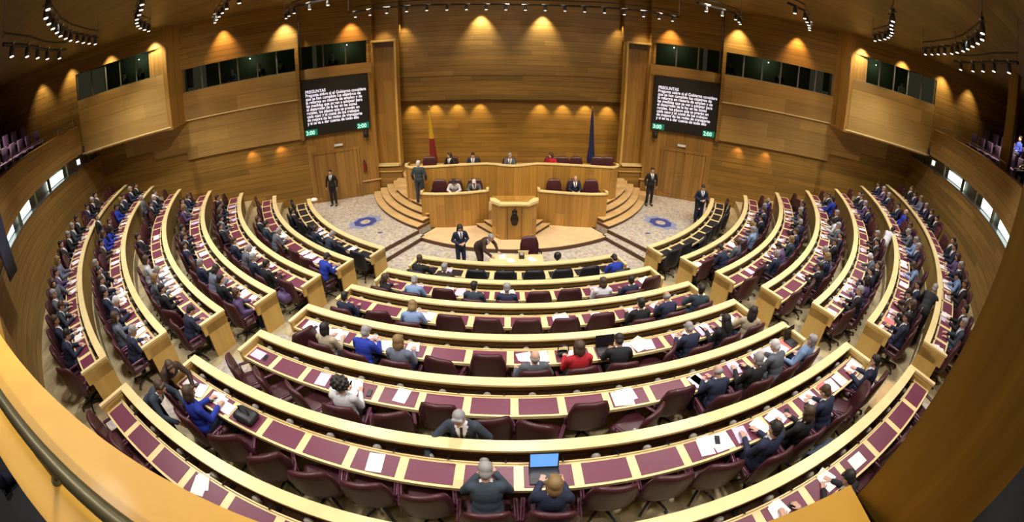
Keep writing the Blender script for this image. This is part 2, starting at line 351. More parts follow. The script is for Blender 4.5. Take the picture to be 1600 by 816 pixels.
f = MB(); f.arcbox(27.6, 27.9, 5.2, CEIL, rad(-80), rad(80), 0, rad(2)); struct(f, 'wall_back', [M['wall']])
f = MB(); f.box((0, -12, CEIL + .1), (58, 40, .2)); struct(f, 'ceiling', [M['ceiling']])
def parapet(name, a0, a1, label):
    t = tag(empty(name), kind='structure'); f = MB(); f.sweep([(20.15, 5.05), (20.34, 5.05), (20.44, 5.5), (20.44, 6.17), (20.15, 6.17)], a0, a1, 0, rad(1)); f.build('panel', M['parapet'], t)
    f = MB(); f.sweep([(20.12, 6.165), (20.50, 6.165), (20.50, 6.2), (20.12, 6.2)], a0, a1, 0, rad(1)); f.build('ledge', M['parapet'], t); return t
parapet('trim_3', rad(-30), rad(.74), ''); parapet('trim_4', rad(2.4), rad(30), '')
for s, nm in ((-1, 5), (1, 6)):
    t = tag(empty('trim_%d' % nm), kind='structure'); f = MB(); f.sweep([(20.15, 5.05), (20.34, 5.05), (20.44, 5.5), (20.44, 6.17), (20.15, 6.17)], s * rad(30), s * rad(62.5), 0, rad(1)); f.build('panel', M['side'], t)
    f = MB(); f.sweep([(20.12, 6.165), (20.50, 6.165), (20.50, 6.2), (20.12, 6.2)], s * rad(30), s * rad(62.5), 0, rad(1)); f.build('ledge', M['side'], t)
    hr = tag(empty('gallery_guard_rail'), 'thin metal guard rail on the gallery parapet beside the ' + ('red flag' if s < 0 else 'blue flag') + ' end wall', 'railing', 'guard rails of the side galleries')
    f = MB(); f.tube([pol(20.3, s * rad(a), 6.42) for a in range(40, 63)], .016, 6); f.build('rail', M['steel'], hr)
    for a in (42, 47, 52, 57, 61.8):
        f = MB(); f.tube([pol(20.3, s * rad(a), 6.2), pol(20.3, s * rad(a), 6.42 if a < 61 else 6.95)], .014, 6); f.build('post', M['steel'], hr)
# booth windows under the side galleries, with lit panels
for s, i0 in ((-1, 7), (1, 8)):
    w = tag(empty('window_%d' % i0), kind='structure')
    g = MB(); g.arcbox(WR + .35, WR + .4, 4.42, 5.03, s * rad(36), s * rad(72), 0, rad(1)); g.build('booth_back', M['dimlit'], w)
    for (a, b, z0, z1) in ((37.6, 42.2, 4.46, 4.98), (44.6, 48.4, 4.46, 4.98), (54.5, 59.5, 4.46, 4.8)):
        g = MB(); g.arcbox(WR + .22, WR + .26, z0, z1, s * rad(a), s * rad(b)); g.build('lit_panel', M['lit'], w)
    for a in (36.5, 43.4, 49.5, 54, 60, 66):
        g = MB(); g.arcbox(WR + .02, WR + .12, 4.42, 5.03, s * rad(a), s * rad(a + .35)); g.build('mullion', M['bronze'], w)
    g = MB(); g.arcbox(WR + .03, WR + .07, 4.95, 5.03, s * rad(36), s * rad(72)); g.build('frame', M['steel'], w)
    lab = 'small white lamp box at the corner under the gallery, ' + ('red-flag side' if s < 0 else 'blue-flag side')
    lb = tag(empty('wall_lamp', pol(20.45, s * rad(62.2), 4.75)), lab, 'lamp', 'corner lamps under the galleries')
    g = MB(); g.box((0, 0, 0), (.22, .22, .3), 0, None, .03); g.build('housing', M['grey'], lb); g = MB(); g.box((-s * .12, -.06, .02), (.06, .16, .2)); g.build('lens', M['lit'], lb)
# gallery column
for s in (-1, 1):
    f = MB(); p = pol(21.0, s * rad(40.2 if s < 0 else 45.0), 0); f.box((p.x, p.y, 7.2), (.42, .42, 4.2)); struct(f, 'pillar_gallery', [M['pillar']])
# wood-clad pillar beside the viewpoint
f = MB(); f.prism([(.268, -20.155), (.345, -20.46), (.86, -20.33), (.79, -20.02)], 5.0, CEIL); struct(f, 'pillar_near', [M['pillar']])
# ------------------------------------------------------------------ handrail on the near parapet
hr = tag(empty('gallery_handrail'), 'round olive-bronze handrail on the yellow wooden gallery parapet', 'handrail')
f = MB(); f.tube([pol(20.335, rad(a / 2), 6.40) for a in range(-58, 1)], .024, 12); f.build('rail', M['bronze'], hr, True)
for a in (-26, -17, -11.2, -4.95, -.6):
    f = MB(); f.tube([pol(20.335, rad(a), 6.385), pol(20.345, rad(a), 6.30), pol(20.35, rad(a), 6.2)], .014, 8); f.tube([pol(20.35, rad(a), 6.2), pol(20.35, rad(a), 6.206)], .03, 12)
    f.build('bracket', M['bronze'], hr)
f = MB(); p = pol(20.80, rad(-9.9), 5.3); f.ell((p.x, p.y, 5.345), (.055, .13, .055), 0, Matrix.Rotation(rad(-50), 3, 'Z')); f.ell((p.x + .05, p.y - .04, 5.39), (.045, .05, .06), 0)
f.box((p.x, p.y, 5.308), (.1, .2, .016), 1, None, .005)
tag(f.build('shoe', [M['cl_n'], M['black']], None, True), 'dark blue shoe on the gallery floor behind the near parapet', 'shoe')
# coat hanging over the parapet
f = MB(); ps = []
for i in range(9):
    a = rad(-32.0 + i * .5); d = .012 * sin(i * 2.2)
    ps += [tuple(pol(20.48, a, 6.0 + d)), tuple(pol(20.33, a, 6.225)), tuple(pol(20.11 + d, a, 6.21)), tuple(pol(20.085 + d, a, 5.7)), tuple(pol(20.09 - d, a, 5.05 - .05 * sin(i))), tuple(pol(20.10, a, 4.35 + .03 * i))]
f.add(ps, [(i * 6 + j, i * 6 + j + 1, (i + 1) * 6 + j + 1, (i + 1) * 6 + j) for i in range(8) for j in range(5)])
o = f.build('coat', M['cl_n'], None, True); md = o.modifiers.new('t', 'SOLIDIFY'); md.thickness = .02
tag(o, 'dark navy coat hanging over the gallery parapet', 'coat')
# ------------------------------------------------------------------ screens
LINES = ["PREGUNTAS", "Pregunta sobre si el Gobierno considera", "que se han cumplido los objetivos de", "la reforma en materia de empleo y de", "las medidas que se van a adoptar para", "el desarrollo de la ley en las zonas",
         "rurales, los plazos que se prevén en", "cada caso y el coste de los trabajos", "de mejora de las redes de transporte", "y si se va a dar cuenta de todo ello"]
def text_mesh(body, size, mat, parent, loc, name='screen_text', wscale=1):
    cu = bpy.data.curves.new(name, 'FONT'); cu.body = body; cu.size = size; cu.space_line = .80; cu.extrude = .002; cu.offset = size * .018
    o = bpy.data.objects.new(name, cu); COL.objects.link(o); dg = bpy.context.evaluated_depsgraph_get()
    me = bpy.data.meshes.new_from_object(o.evaluated_get(dg)); bpy.data.objects.remove(o); me.materials.clear(); me.materials.append(mat)
    t = bpy.data.objects.new(name, me); COL.objects.link(t); t.parent = parent; t.location = loc; t.rotation_euler = (rad(90), 0, 0); t.scale = (wscale, 1, 1); return t
for s in (-1, 1):
    x = s * 7.78; ang = atan2(-.43 * s, 1) ; W_, H_ = 3.05, 2.5
    e = tag(empty('display_screen', (x, wing(x) - .16, 3.22), ang), 'black display screen with white text and green timers above the door, ' + ('red-flag side' if s < 0 else 'blue-flag side'), 'screen', 'display screens above the doors')
    f = MB(); f.box((0, .03, H_ / 2), (W_, .12, H_), 0, None, .01); f.build('housing', M['screen'], e)
    f = MB(); f.box((0, -.035, H_ / 2), (W_ - .08, .01, H_ - .08)); f.build('panel', M['black'], e)
    text_mesh('\n'.join(LINES), .195, M['text'], e, (-W_ / 2 + .2, -.045, H_ - .58), 'screen_text', .86)
    for (tx, tt) in (((-W_ / 2 + .33), '3:00'), (W_ / 2 - .33, '2:00')):
        f = MB(); f.box((tx, -.043, .16), (.56, .008, .27)); g = f.build('timer', M['green'], e)
        text_mesh(tt, .25, M['mint'], g, (tx - .25, -.055, .075), 'digits', .95)
# ------------------------------------------------------------------ doors under the screens
for s, di in ((-1, 1), (1, 2)):
    x = s * 8.02; ang = atan2(-.43 * s, 1)
    e = tag(empty('door_%d' % di, (x, wing(x) - .02, 0), ang), kind='structure')
    f = MB(); f.box((-1.08, 0, 1.17), (.1, .12, 2.34)); f.box((1.08, 0, 1.17), (.1, .12, 2.34)); f.box((0, 0, 2.36), (2.3, .14, .12)); f.build('frame', M['vert'], e)
    for q in (-1, 1):
        f = MB(); f.box((q * .52, -.01, 1.15), (.98, .06, 2.28)); f.box((q * .52, -.045, 1.75), (.78, .02, .95), 0); f.box((q * .52, -.045, .62), (.78, .02, .8), 0)
        leaf = f.build('leaf', M['vert'], e); f = MB(); f.tube([(q * .12, -.09, .95), (q * .12, -.09, 1.25)], .014, 8); f.build('handle', M['gold'], leaf)
    f = MB(); f.box((-s * 1.62, -.04, .72), (.9, .06, .05)); f.build('ledge', M['tread'], e)
    sg = tag(empty('exit_sign', (s * 7.82, wing(7.82) - .06, 2.62), ang), 'small white lit sign above the door, ' + ('red-flag side' if s < 0 else 'blue-flag side'), 'sign', 'lit signs above the doors')
    f = MB(); f.box((0, 0, 0), (.42, .05, .13)); f.build('housing', M['steel'], sg); f = MB(); f.box((0, -.03, 0), (.38, .01, .10)); f.build('lens', M['paper'], sg)
    # small loudspeaker by the screen corner
    ls = tag(empty('loudspeaker', (s * 6.55, wing(6.55) - .25, 3.0)), 'small black loudspeaker beside the lower screen corner, ' + ('red-flag side' if s < 0 else 'blue-flag side'), 'speaker', 'loudspeakers beside the screens')
    f = MB(); f.box((0, 0, 0), (.2, .2, .34), 0, None, .02); f.build('cabinet', M['black'], ls); f = MB(); f.tube([(0, 0, .17), (0, .18, .3)], .02, 8); f.build('bracket', M['black'], ls)
    f = MB(); f.ell((0, -.1, .03), (.07, .02, .07)); f.build('cone', M['dark_grey'], ls)
ex = tag(empty('fire_extinguisher', (-6.75, wing(6.75) - .14, 1.18)), 'red fire extinguisher on the wall beside the door', 'fire extinguisher')
f = MB(); f.caps((0, 0, .06), (0, 0, .42), .07, .07, 12); f.build('cylinder', M['flag_red'], ex, True); f = MB(); f.box((0, 0, .53), (.04, .08, .06)); f.tube([(0, -.04, .54), (.09, -.05, .4), (.09, -.04, .12)], .012, 6); f.build('valve', M['black'], ex)
# ------------------------------------------------------------------ dais furniture
def poly_desk(name, pts, z0, ztop, depth, label, cat, rail_mat, panel_mat, posts=True, group=None):
    t = tag(empty(name), label, cat, group); f = MB(); n = len(pts)
    off = [Vector((p[0], p[1] + .05)) for p in pts]
    vs = []; 
    for p in pts: vs += [(p[0], p[1], z0), (p[0], p[1], ztop - .05), (p[0], p[1] + .06, ztop - .05), (p[0], p[1] + .06, z0)]
    fs = [(i * 4 + j, i * 4 + (j + 1) % 4, (i + 1) * 4 + (j + 1) % 4, (i + 1) * 4 + j) for i in range(n - 1) for j in range(4)] + [(0, 1, 2, 3), tuple(4 * n - 4 + j for j in (3, 2, 1, 0))]
    f.add(vs, fs); f.build('front_panel', panel_mat, t)
    def strip(nm, y0, y1, za, zb, mat):
        f = MB(); vs = []
        for p in pts: vs += [(p[0], p[1] + y0, za), (p[0], p[1] + y0, zb), (p[0], p[1] + y1, zb), (p[0], p[1] + y1, za)]
        f.add(vs, fs); return f.build(nm, mat, t)
    strip('top_rail', -.03, .13, ztop - .05, ztop, rail_mat); strip('work_surface', .06, depth, ztop - .2, ztop - .16, M['desk'])
    for q in (0, -1):
        p = pts[q]; f = MB(); f.box((p[0], p[1] + depth / 2, (z0 + ztop) / 2), (.07, depth, ztop - z0), 0)
        if posts: f.box((p[0], p[1] + .06, ztop + .03), (.10, .2, .10), 1)
        f.build('end_panel', [panel_mat, rail_mat], t)
    return t
up = [(-4.32, -3.70), (-4.1, -3.88), (-3.4, -3.82), (-2.6, -3.68), (-1.8, -3.54), (-1.07, -3.44), (-.75, -3.52), (-.4, -3.68), (0, -3.76), (.4, -3.68), (.75, -3.52), (1.03, -3.43), (1.8, -3.5), (2.6, -3.62), (3.4, -3.76), (4.1, -3.86), (4.3, -3.7)]
poly_desk('presidency_desk', up, .15, 2.0, .62, 'long curved wooden presidency desk on the upper dais under the flags', 'desk', M['rail'], M['panel'])
poly_desk('clerk_desk', [(-3.52, -4.92), (-3.0, -4.98), (-2.4, -4.96), (-1.7, -4.84), (-1.0, -4.64)], -.15, 1.26, .5, 'lower wooden clerk desk with two people, beside the lectern', 'desk', M['rail'], M['panel'], group='lower clerk desks')
poly_desk('clerk_desk', [(.98, -4.66), (1.6, -4.8), (2.3, -4.94), (3.0, -5.02), (3.6, -4.98)], -.15, 1.26, .5, 'lower wooden clerk desk with one person between two empty chairs', 'desk', M['rail'], M['panel'], group='lower clerk desks')
le = tag(empty('lectern', (0, 0, 0)), 'wooden lectern with a dark coat of arms on its front below the presidency desk', 'lectern')
f = MB(); f.prism([(-.5, -6.05), (.5, -6.05), (.82, -5.72), (.82, -5.05), (-.82, -5.05), (-.82, -5.72)], -.15, 1.2); f.build('front_panel', M['panel'], le)
f = MB(); f.prism([(-.55, -6.1), (.55, -6.1), (.55, -5.85), (-.55, -5.85)], 1.2, 1.27); f.build('top_rail', M['rail'], le)
for q in (-1, 1):
    f = MB(); f.prism([(q * .55, -6.1), (q * .88, -5.76), (q * .88, -5.5), (q * .72, -5.5), (q * .5, -5.86)][::q], 1.2, 1.30); f.build('wing_rail', M['rail'], le)
f = MB(); f.ell((0, -6.06, .68), (.15, .03, .19)); f.box((0, -6.07, .90), (.18, .05, .06)); f.ell((0, -6.06, .98), (.10, .03, .07)); f.box((0, -6.06, 1.06), (.03, .03, .08)); f.box((-.0, -6.07, .66), (.2, .04, .3), 0, None, .03)
f.ell((0, -6.06, .52), (.12, .03, .10)); f.build('coat_of_arms', M['emblem'], le, True)
f = MB(); f.box((-.26, -6.06, .5), (.015, .02, 1.3)); f.box((.26, -6.06, .5), (.015, .02, 1.3)); f.build('seam', M['dark_wood'], le)
for s in (-1, 1):
    st = tag(empty('lectern_steps'), 'two small wooden steps up to the lectern on its ' + ('red-flag side' if s < 0 else 'blue-flag side'), 'steps', 'small steps beside the lectern')
    for j in range(2):
        f = MB(); d = .3 * j
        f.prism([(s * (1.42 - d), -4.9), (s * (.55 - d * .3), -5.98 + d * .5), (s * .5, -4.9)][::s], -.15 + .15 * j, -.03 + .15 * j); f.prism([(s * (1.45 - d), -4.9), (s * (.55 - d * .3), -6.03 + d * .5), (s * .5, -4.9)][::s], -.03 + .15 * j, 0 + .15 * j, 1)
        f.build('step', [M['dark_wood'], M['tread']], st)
tb = tag(empty('stenographer_table', (-.02, -8.66, -.3)), 'pale wooden table standing in front of the first desk row', 'table')
f = MB(); f.box((0, 0, .73), (1.66, .75, .04), 0, None, .01); f.build('tabletop', M['rail'], tb)
f = MB(); f.box((0, -.3, .45), (1.5, .03, .5)); f.build('modesty_panel', M['desk'], tb)
for x in (-.76, .76):
    for y in (-.3, .3):
        f = MB(); f.box((x, y, .355), (.06, .06, .71)); f.build('leg', M['rail'], tb)
f = MB(); f.box((.14, -8.5, .51), (.16, .2, .12), 0, None, .01); f.box((.14, -8.5, .575), (.1, .14, .01), 1); tag(f.build('desk_unit', [M['black'], M['grey']]), 'small black box standing on the pale table', 'device')
f = MB(); f.box((.2, -8.33, .505), (.3, .03, .13)); f.box((.2, -8.32, .58), (.34, .05, .02)); tag(f.build('letter_tray', M['rail']), 'pale wooden tray behind the black box on the table', 'tray')
for q, (x, y) in enumerate(((-.45, -8.45), (-.2, -8.7), (.45, -8.62))):
    f = MB(); f.box((0, 0, .003), (.21, .297, .006)); o = f.build('paper_sheet', M['paper']); o.location = (x, y, .45); o.rotation_euler = (0, 0, .3 * q)
    tag(o, 'paper sheet on the pale table, ' + ('beside the standing man', 'at its middle', 'below the maroon chair')[q], 'paper', 'papers on the table')
f = MB(); f.ell((1.36, -7.9, .17), (.13, .11, .15)); f.tube([(1.36, -7.9, -.3), (1.36, -7.9, .1)], .03, 8); f.tube([(1.36, -7.9, -.3), (1.36, -7.9, -.27)], .15, 14)
tag(f.build('floor_spotlight', M['black'], None, True), 'round black lamp head on a low stand beside the table', 'lamp')
f = MB(); f.ell((0, 0, .08), (.16, .13, .08)); o = f.build('desk_lamp', M['paper'], None, True); o.location = (-8.2, -4.75, .9)
tag(o, 'round white object on the end of the first desk row by the door', 'lamp')
# flags
for s, lab, cols in ((-1, 'red and gold flag hanging furled on a pole behind the dais', ('flag_red', 'flag_gold', 'flag_red')), (1, 'dark blue flag hanging furled on a pole behind the dais', ('flag_blue', 'flag_blue', 'flag_blue'))):
    x = s * 3.78; e = tag(empty('flag', (x, -.55, .9)), lab, 'flag'); f = MB(); f.tube([(0, 0, 0), (0, 0, 2.95)], .022, 8); f.build('pole', M['gold'], e)
    f = MB(); f.ell((0, 0, 3.0), (.04, .04, .06)); f.build('finial', M['gold'], e, True); f = MB(); f.tube([(0, 0, 0), (0, 0, .04)], .18, 16); f.build('base', M['gold'], e)
    f = MB(); n = 26; zs = [2.85, 2.5, 2.0, 1.5, 1.0, .55, .3]; ws = [.03, .06, .08, .10, .13, .17, .16]; vs = []
    for z, w_ in zip(zs, ws):
        for j in range(n):
            t = 2 * pi * j / n; q = 1 + .22 * sin(5 * t + z * 2); vs.append((w_ * q * cos(t) + (.10 if s < 0 else .04) * (2.85 - z) / 2.5 * 1.2, w_ * .6 * q * sin(t) - .05, z))
    L_ = len(zs)
    for i in range(L_ - 1):
        for j in range(n):
            f.f.append((i * n + j, i * n + (j + 1) % n, (i + 1) * n + (j + 1) % n, (i + 1) * n + j)); f.m.append((1 if i < 3 and 12 < j < 25 else 0) if s < 0 else 0)
    f.v = vs; f.f.append(tuple((L_ - 1) * n + j for j in range(n))); f.m.append(0); f.f.append(tuple(range(n - 1, -1, -1))); f.m.append(0)
    f.build('cloth', [M[c] for c in cols], e, True)
# ------------------------------------------------------------------ desks
def desk_row(k, sec):
    az = seat_az(k, sec); n = len(az); pit = abs(az[1] - az[0]); s = -1 if sec == 'L' else 1
    a0, a1 = az[0] - s * pit / 2, az[-1] + s * pit / 2; r = R[k]; z = Z[k]; b = -.3 if (k == 0 and sec == 'C') else 0
    t = tag(empty('bench_desk'), f'curved pale wooden bench desk with {"black" if k == 0 else "plum"} writing pads, {ORD[k]} row, {BLK[sec]}', 'desk', 'curved bench desks of the hemicycle')
    st = rad(1.0)
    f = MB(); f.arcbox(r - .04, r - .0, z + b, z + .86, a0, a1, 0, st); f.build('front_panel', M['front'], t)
    f = MB(); f.arcbox(r - .09, r + .085, z + .865, z + .905, a0, a1, 0, st); f.build('top_rail', M['rail'], t)
    f = MB(); f.arcbox(r + .165, r + .58, z + .705, z + .74, a0, a1, 0, st); f.arcbox(r + .165, r + .185, z + .74, z + .765, a0, a1, 0, st); f.arcbox(r + .555, r + .585, z + .685, z + .745, a0, a1, 0, st)
    f.build('work_surface', M['rail'], t)
    f = MB(); f.arcbox(r, r + .17, z + .58, z + .60, a0, a1, 0, st); f.arcbox(r + .0, r + .02, z + .3, z + .7, a0, a1, 0, st); f.build('cable_tray', M['dark_wood'], t)
    for j, a in ((0, a0), (1, a1)):
        q = -s if j == 0 else s; w = .055 / r
        if j == 1 and sec != 'C':      # plain low end towards the wall
            f = MB(); f.arcbox(r - .04, r + .58, z + b, z + .735, a, a + q * w, 0, rad(.2)); f.build('end_panel', M['desk'], t); continue
        f = MB(); f.arcbox(r - .07, r + .50, z + b, z + .80, a, a + q * w, 0, rad(.2)); f.arcbox(r - .07, r + .60, z + .60, z + .865, a, a + q * w, 0, rad(.2)); e = f.build('end_panel', M['desk'], t)
        f = MB(); f.arcbox(r - .08, r + .62, z + .865, z + .91, a - q * w * .2, a + q * w * 1.2, 0, rad(.2)); f.build('cap_strip', M['rail'], e)
    pm = M['pad_black'] if k == 0 else M['pad']
    for i, a in enumerate(az):
        f = MB(); h = pit * .415; f.arcbox(r + .215, r + .545, z + .7405, z + .7475, a - h, a + h, 0, rad(.6)); f.build('writing_pad', pm, t)
        p = pol(r + .075, a + pit * .28, z + .6); f = MB(); f.tube([p, p + Vector((0, 0, .12)), p + pol(.05, a, .17)], .008, 5); q_ = p + pol(.05, a, .17); f.caps(q_, q_ + pol(.05, a, .015), .014, .014, 6); f.box((p.x, p.y, z + .615), (.07, .07, .03)); f.build('microphone', M['black'], t)
        p = pol(r + .10, a - pit * .1, z + .60); f = MB(); f.ell((p.x, p.y, z + .69), (.065, .045, .06), 0, None, 8, 6); f.box((p.x, p.y, z + .63), (.08, .06, .06)); f.build('speaker_dome', M['grey'], t)
    return t
for sec in 'LCR':
    for k in range(7): desk_row(k, sec)
# ------------------------------------------------------------------ chairs
def make_chair(leather, arm, near, name='swivel_chair'):
    t = empty(name); kids = []
    def reg(o, p): KIDS.setdefault(p.name, []).append(o); return o
    f = MB(); f.box((0, .02, .455), (.56, .50, .11), 0, None, .045); reg(f.build('seat', leather, t, True), t)
    # backrest: curved shell of rounded padding
    f = MB(); nx, nz = 10, 8; outer = []; inner = []
    for iz in range(nz + 1):
        v = iz / nz; z = .42 + .68 * v; w = .285 + .025 * sin(pi * min(1, v * 1.1)) - (.045 * max(0, v - .8) / .2); y0 = -.225 - .08 * v
        for ix in range(nx + 1):
            u = -1 + 2 * ix / nx; edge = (1 - u * u) ** .5 if abs(u) < 1 else 0; topr = 1 if v < .85 else math.sqrt(max(0, 1 - ((v - .85) / .15) ** 2 * .8))
            yb = y0 + .055 * u * u; th = .035 + .05 * edge * topr * (1 if v > .06 else .6)
            outer.append((w * u, yb - .5 * th, z - .04 * (u ** 4) * (v > .7))); inner.append((w * u, yb + .5 * th + .02 * sin(pi * v) * edge, z - .04 * (u ** 4) * (v > .7)))
    N = (nx + 1) * (nz + 1); f.v = outer + inner
    for iz in range(nz):
        for ix in range(nx):
            a = iz * (nx + 1) + ix; f.f += [(a, a + nx + 1, a + nx + 2, a + 1), (N + a, N + a + 1, N + a + nx + 2, N + a + nx + 1)]
    for ix in range(nx):
        a = ix; f.f.append((a, a + 1, N + a + 1, N + a)); a = nz * (nx + 1) + ix; f.f.append((a + 1, a, N + a, N + a + 1))
    for iz in range(nz):
        a = iz * (nx + 1); f.f.append((a + nx + 1, a, N + a, N + a + nx + 1)); a += nx; f.f.append((a, a + nx + 1, N + a + nx + 1, N + a))
    f.m = [0] * len(f.f); reg(f.build('backrest', leather, t, True), t)
    for s in (-1, 1):
        f = MB(); f.box((s * .325, -.01, .665), (.055, .34, .045), 0, None, .02); a = reg(f.build('armrest', arm, t, True), t)
        f = MB(); f.tube([(s * .325, .13, .65), (s * .33, .12, .50), (s * .27, .08, .43), (s * .27, -.12, .43), (s * .33, -.16, .50), (s * .325, -.16, .65)], .018, 6); reg(f.build('arm_bracket', arm if near else M['black'], a, True), a)
    f = MB(); f.tube([(0, 0, .09), (0, 0, .40)], .028, 8); f.box((0, 0, .395), (.2, .22, .03)); reg(f.build('gas_column', M['dark_grey'], t), t)
    if near:
        for j in range(5):
            a = 2 * pi * j / 5 + .3; f = MB(); f.tube([(0, 0, .11), (.16 * cos(a), .16 * sin(a), .10), (.31 * cos(a), .31 * sin(a), .075)], [.026, .022, .016], 6); l_ = reg(f.build('base_leg', M['black'], t), t)
            f = MB(); f.tube([(.31 * cos(a) - .02 * sin(a), .31 * sin(a) + .02 * cos(a), .028), (.31 * cos(a) + .02 * sin(a), .31 * sin(a) - .02 * cos(a), .028)], .028, 8); reg(f.build('caster', M['dark_grey'], l_), l_)
    else:
        f = MB()
        for j in range(5):
            a = 2 * pi * j / 5 + .3; f.tube([(0, 0, .11), (.31 * cos(a), .31 * sin(a), .06)], [.024, .015], 5); f.tube([(.31 * cos(a) - .02 * sin(a), .31 * sin(a) + .02 * cos(a), .028), (.31 * cos(a) + .02 * sin(a), .31 * sin(a) - .02 * cos(a), .028)], .028, 6)
        reg(f.build('star_base', M['black'], t), t)
    return t
PROTO = dict(near=make_chair(M['maroon'], M['maroon_arm'], True), far=make_chair(M['maroon'], M['maroon'], False), black=make_chair(M['black_leather'], M['black_leather'], False))
USED = set()
def place(proto, loc, rz, label, cat, group):
    if proto.name in USED: o = clone(proto)
    else: o = proto; USED.add(proto.name)
    o.location = loc; o.rotation_euler = (0, 0, rz); tag(o, label, cat, group); return o
CHAIRTURN = {('C', 3, 0): 70, ('C', 3, 9): 40, ('C', 4, 0): -35, ('C', 4, 1): -30, ('C', 4, 2): -25, ('C', 4, 4): 22, ('C', 4, 7): -20, ('C', 4, 9): 35, ('C', 5, 3): 38, ('C', 5, 4): 20, ('C', 5, 11): -12, ('C', 5, 10): -8, ('C', 5, 12): -18,
             ('C', 5, 15): 30, ('L', 6, 0): 40, ('C', 5, 2): 30, ('L', 4, 1): 30, ('C', 2, 0): 10, ('C', 2, 1): 14}
# ------------------------------------------------------------------ people
def remesh(mb, name, mats, voxel, smooth=2):
    me = mb.mesh(name, mats[0]); o = bpy.data.objects.new(name, me); COL.objects.link(o)
    r = o.modifiers.new('r', 'REMESH'); r.mode = 'VOXEL'; r.voxel_size = voxel; r.use_smooth_shade = True
    if smooth: sm = o.modifiers.new('s', 'SMOOTH'); sm.iterations = smooth; sm.factor = .5
    dg = bpy.context.evaluated_depsgraph_get(); out = bpy.data.meshes.new_from_object(o.evaluated_get(dg))
    bpy.data.objects.remove(o); out.materials.clear()
    for m in mats: out.materials.append(m)
    out.name = name; return out
def hand(mb, w, d, up, side):
    """palm and five fingers growing from wrist w along d; up = back of the hand; side = +1 when the thumb lies on the cross(d, up) side"""
    w = Vector(w); d = Vector(d).normalized(); up = Vector(up); up = (up - d * up.dot(d)).normalized(); x = d.cross(up) * side
    rot = Matrix((x, d, up)).transposed(); mb.ell(w + d * .045, (.04, .055, .017), 0, rot, 10, 8)
    for i, (ox, L) in enumerate(((.03, .065), (.011, .075), (-.009, .07), (-.028, .055))):
        b = w + d * .085 + x * ox; m_ = b + d * L * .55 - up * .006 + x * ox * .12; e = m_ + d * L * .4 - up * .026
        mb.caps(b, m_, .0095, .009, 6); mb.caps(m_, e, .009, .0075, 6)
    b = w + d * .03 + x * .034; m_ = b + d * .03 + x * .026; mb.caps(b, m_, .012, .011, 6); mb.caps(m_, m_ + d * .03 + x * .004 - up * .01, .010, .008, 6)
def headrot(fwd, tilt=0):
    y = Vector(fwd).normalized(); x = y.cross(Vector((0, 0, 1))); x = x.normalized() if x.length > .05 else Vector((1, 0, 0)); z = x.cross(y)
    return Matrix((x, y, z)).transposed()
def head(mb, c, R_):
    T = lambda p: Vector(c) + R_ @ Vector(p)
    mb.ell(T((0, -.015, .025)), (.075, .094, .088), 0, R_, 18, 14); mb.ell(T((0, .018, -.03)), (.062, .072, .085), 0, R_, 16, 12); mb.ell(T((0, .052, -.088)), (.032, .030, .026), 0, R_)
    mb.caps(T((0, .088, .01)), T((0, .107, -.026)), .009, .014, 8); mb.caps(T((-.038, .078, .028)), T((.038, .078, .028)), .012, .012, 8)
    for s in (-1, 1):
        mb.ell(T((s * .074, -.004, -.012)), (.010, .020, .032), 0, R_, 8, 8); mb.ell(T((s * .029, .083, .008)), (.013, .010, .008), 0, R_, 8, 6); mb.ell(T((s * .038, .055, -.035)), (.022, .026, .022), 0, R_, 8, 6)
    mb.caps(T((-.018, .087, -.056)), T((.018, .087, -.056)), .008, .008, 8)
HAIR = {}
def hair_mesh(kind):
    if kind in HAIR: return HAIR[kind]
    mb = MB(); I = Matrix.Identity(3)
    if kind == 'short':
        mb.ell((0, -.030, .040), (.082, .092, .090), 0, I, 18, 14); mb.ell((0, -.05, -.02), (.070, .06, .075), 0, I); mb.caps((-.05, .045, .085), (.05, .045, .085), .026, .026)
    elif kind == 'ring':      # bald on top, hair at sides and back
        mb.ell((0, -.055, -.01), (.080, .062, .055), 0, I, 16, 12); mb.caps((-.07, -.03, 0), (-.07, .0, 0), .016, .014); mb.caps((.07, -.03, 0), (.07, .0, 0), .016, .014)
    elif kind == 'bob':
        mb.ell((0, -.028, .040), (.092, .100, .098), 0, I, 18, 14); mb.ell((0, -.055, -.04), (.088, .062, .105), 0, I); mb.caps((-.076, .0, .03), (-.072, .01, -.10), .03, .024); mb.caps((.076, .0, .03), (.072, .01, -.10), .03, .024); mb.caps((-.04, .05, .09), (.05, .05, .09), .028, .024)
    elif kind == 'long':
        mb.ell((0, -.028, .040), (.090, .098, .096), 0, I, 18, 14); mb.ell((0, -.075, -.10), (.095, .05, .16), 0, I); mb.caps((-.078, .0, .03), (-.085, -.01, -.17), .03, .026); mb.caps((.078, .0, .03), (.085, -.01, -.17), .03, .026); mb.caps((-.04, .05, .088), (.05, .05, .088), .028, .024)
    elif kind == 'curly':
        mb.ell((0, -.04, .04), (.135, .125, .125), 0, I, 18, 14)
        for i in range(40):
            a = i * 2.4; z = -.6 + 1.6 * i / 40; q = math.sqrt(max(.05, 1 - min(1, z * z))); p = (.13 * q * cos(a), -.04 + .12 * q * sin(a), .04 + .12 * z)
            if p[1] < .06: mb.ell(p, (.03, .03, .03), 0, I, 8, 6)
    HAIR[kind] = remesh(mb, 'hair', [M['hair_D']], .009, 1); return HAIR[kind]
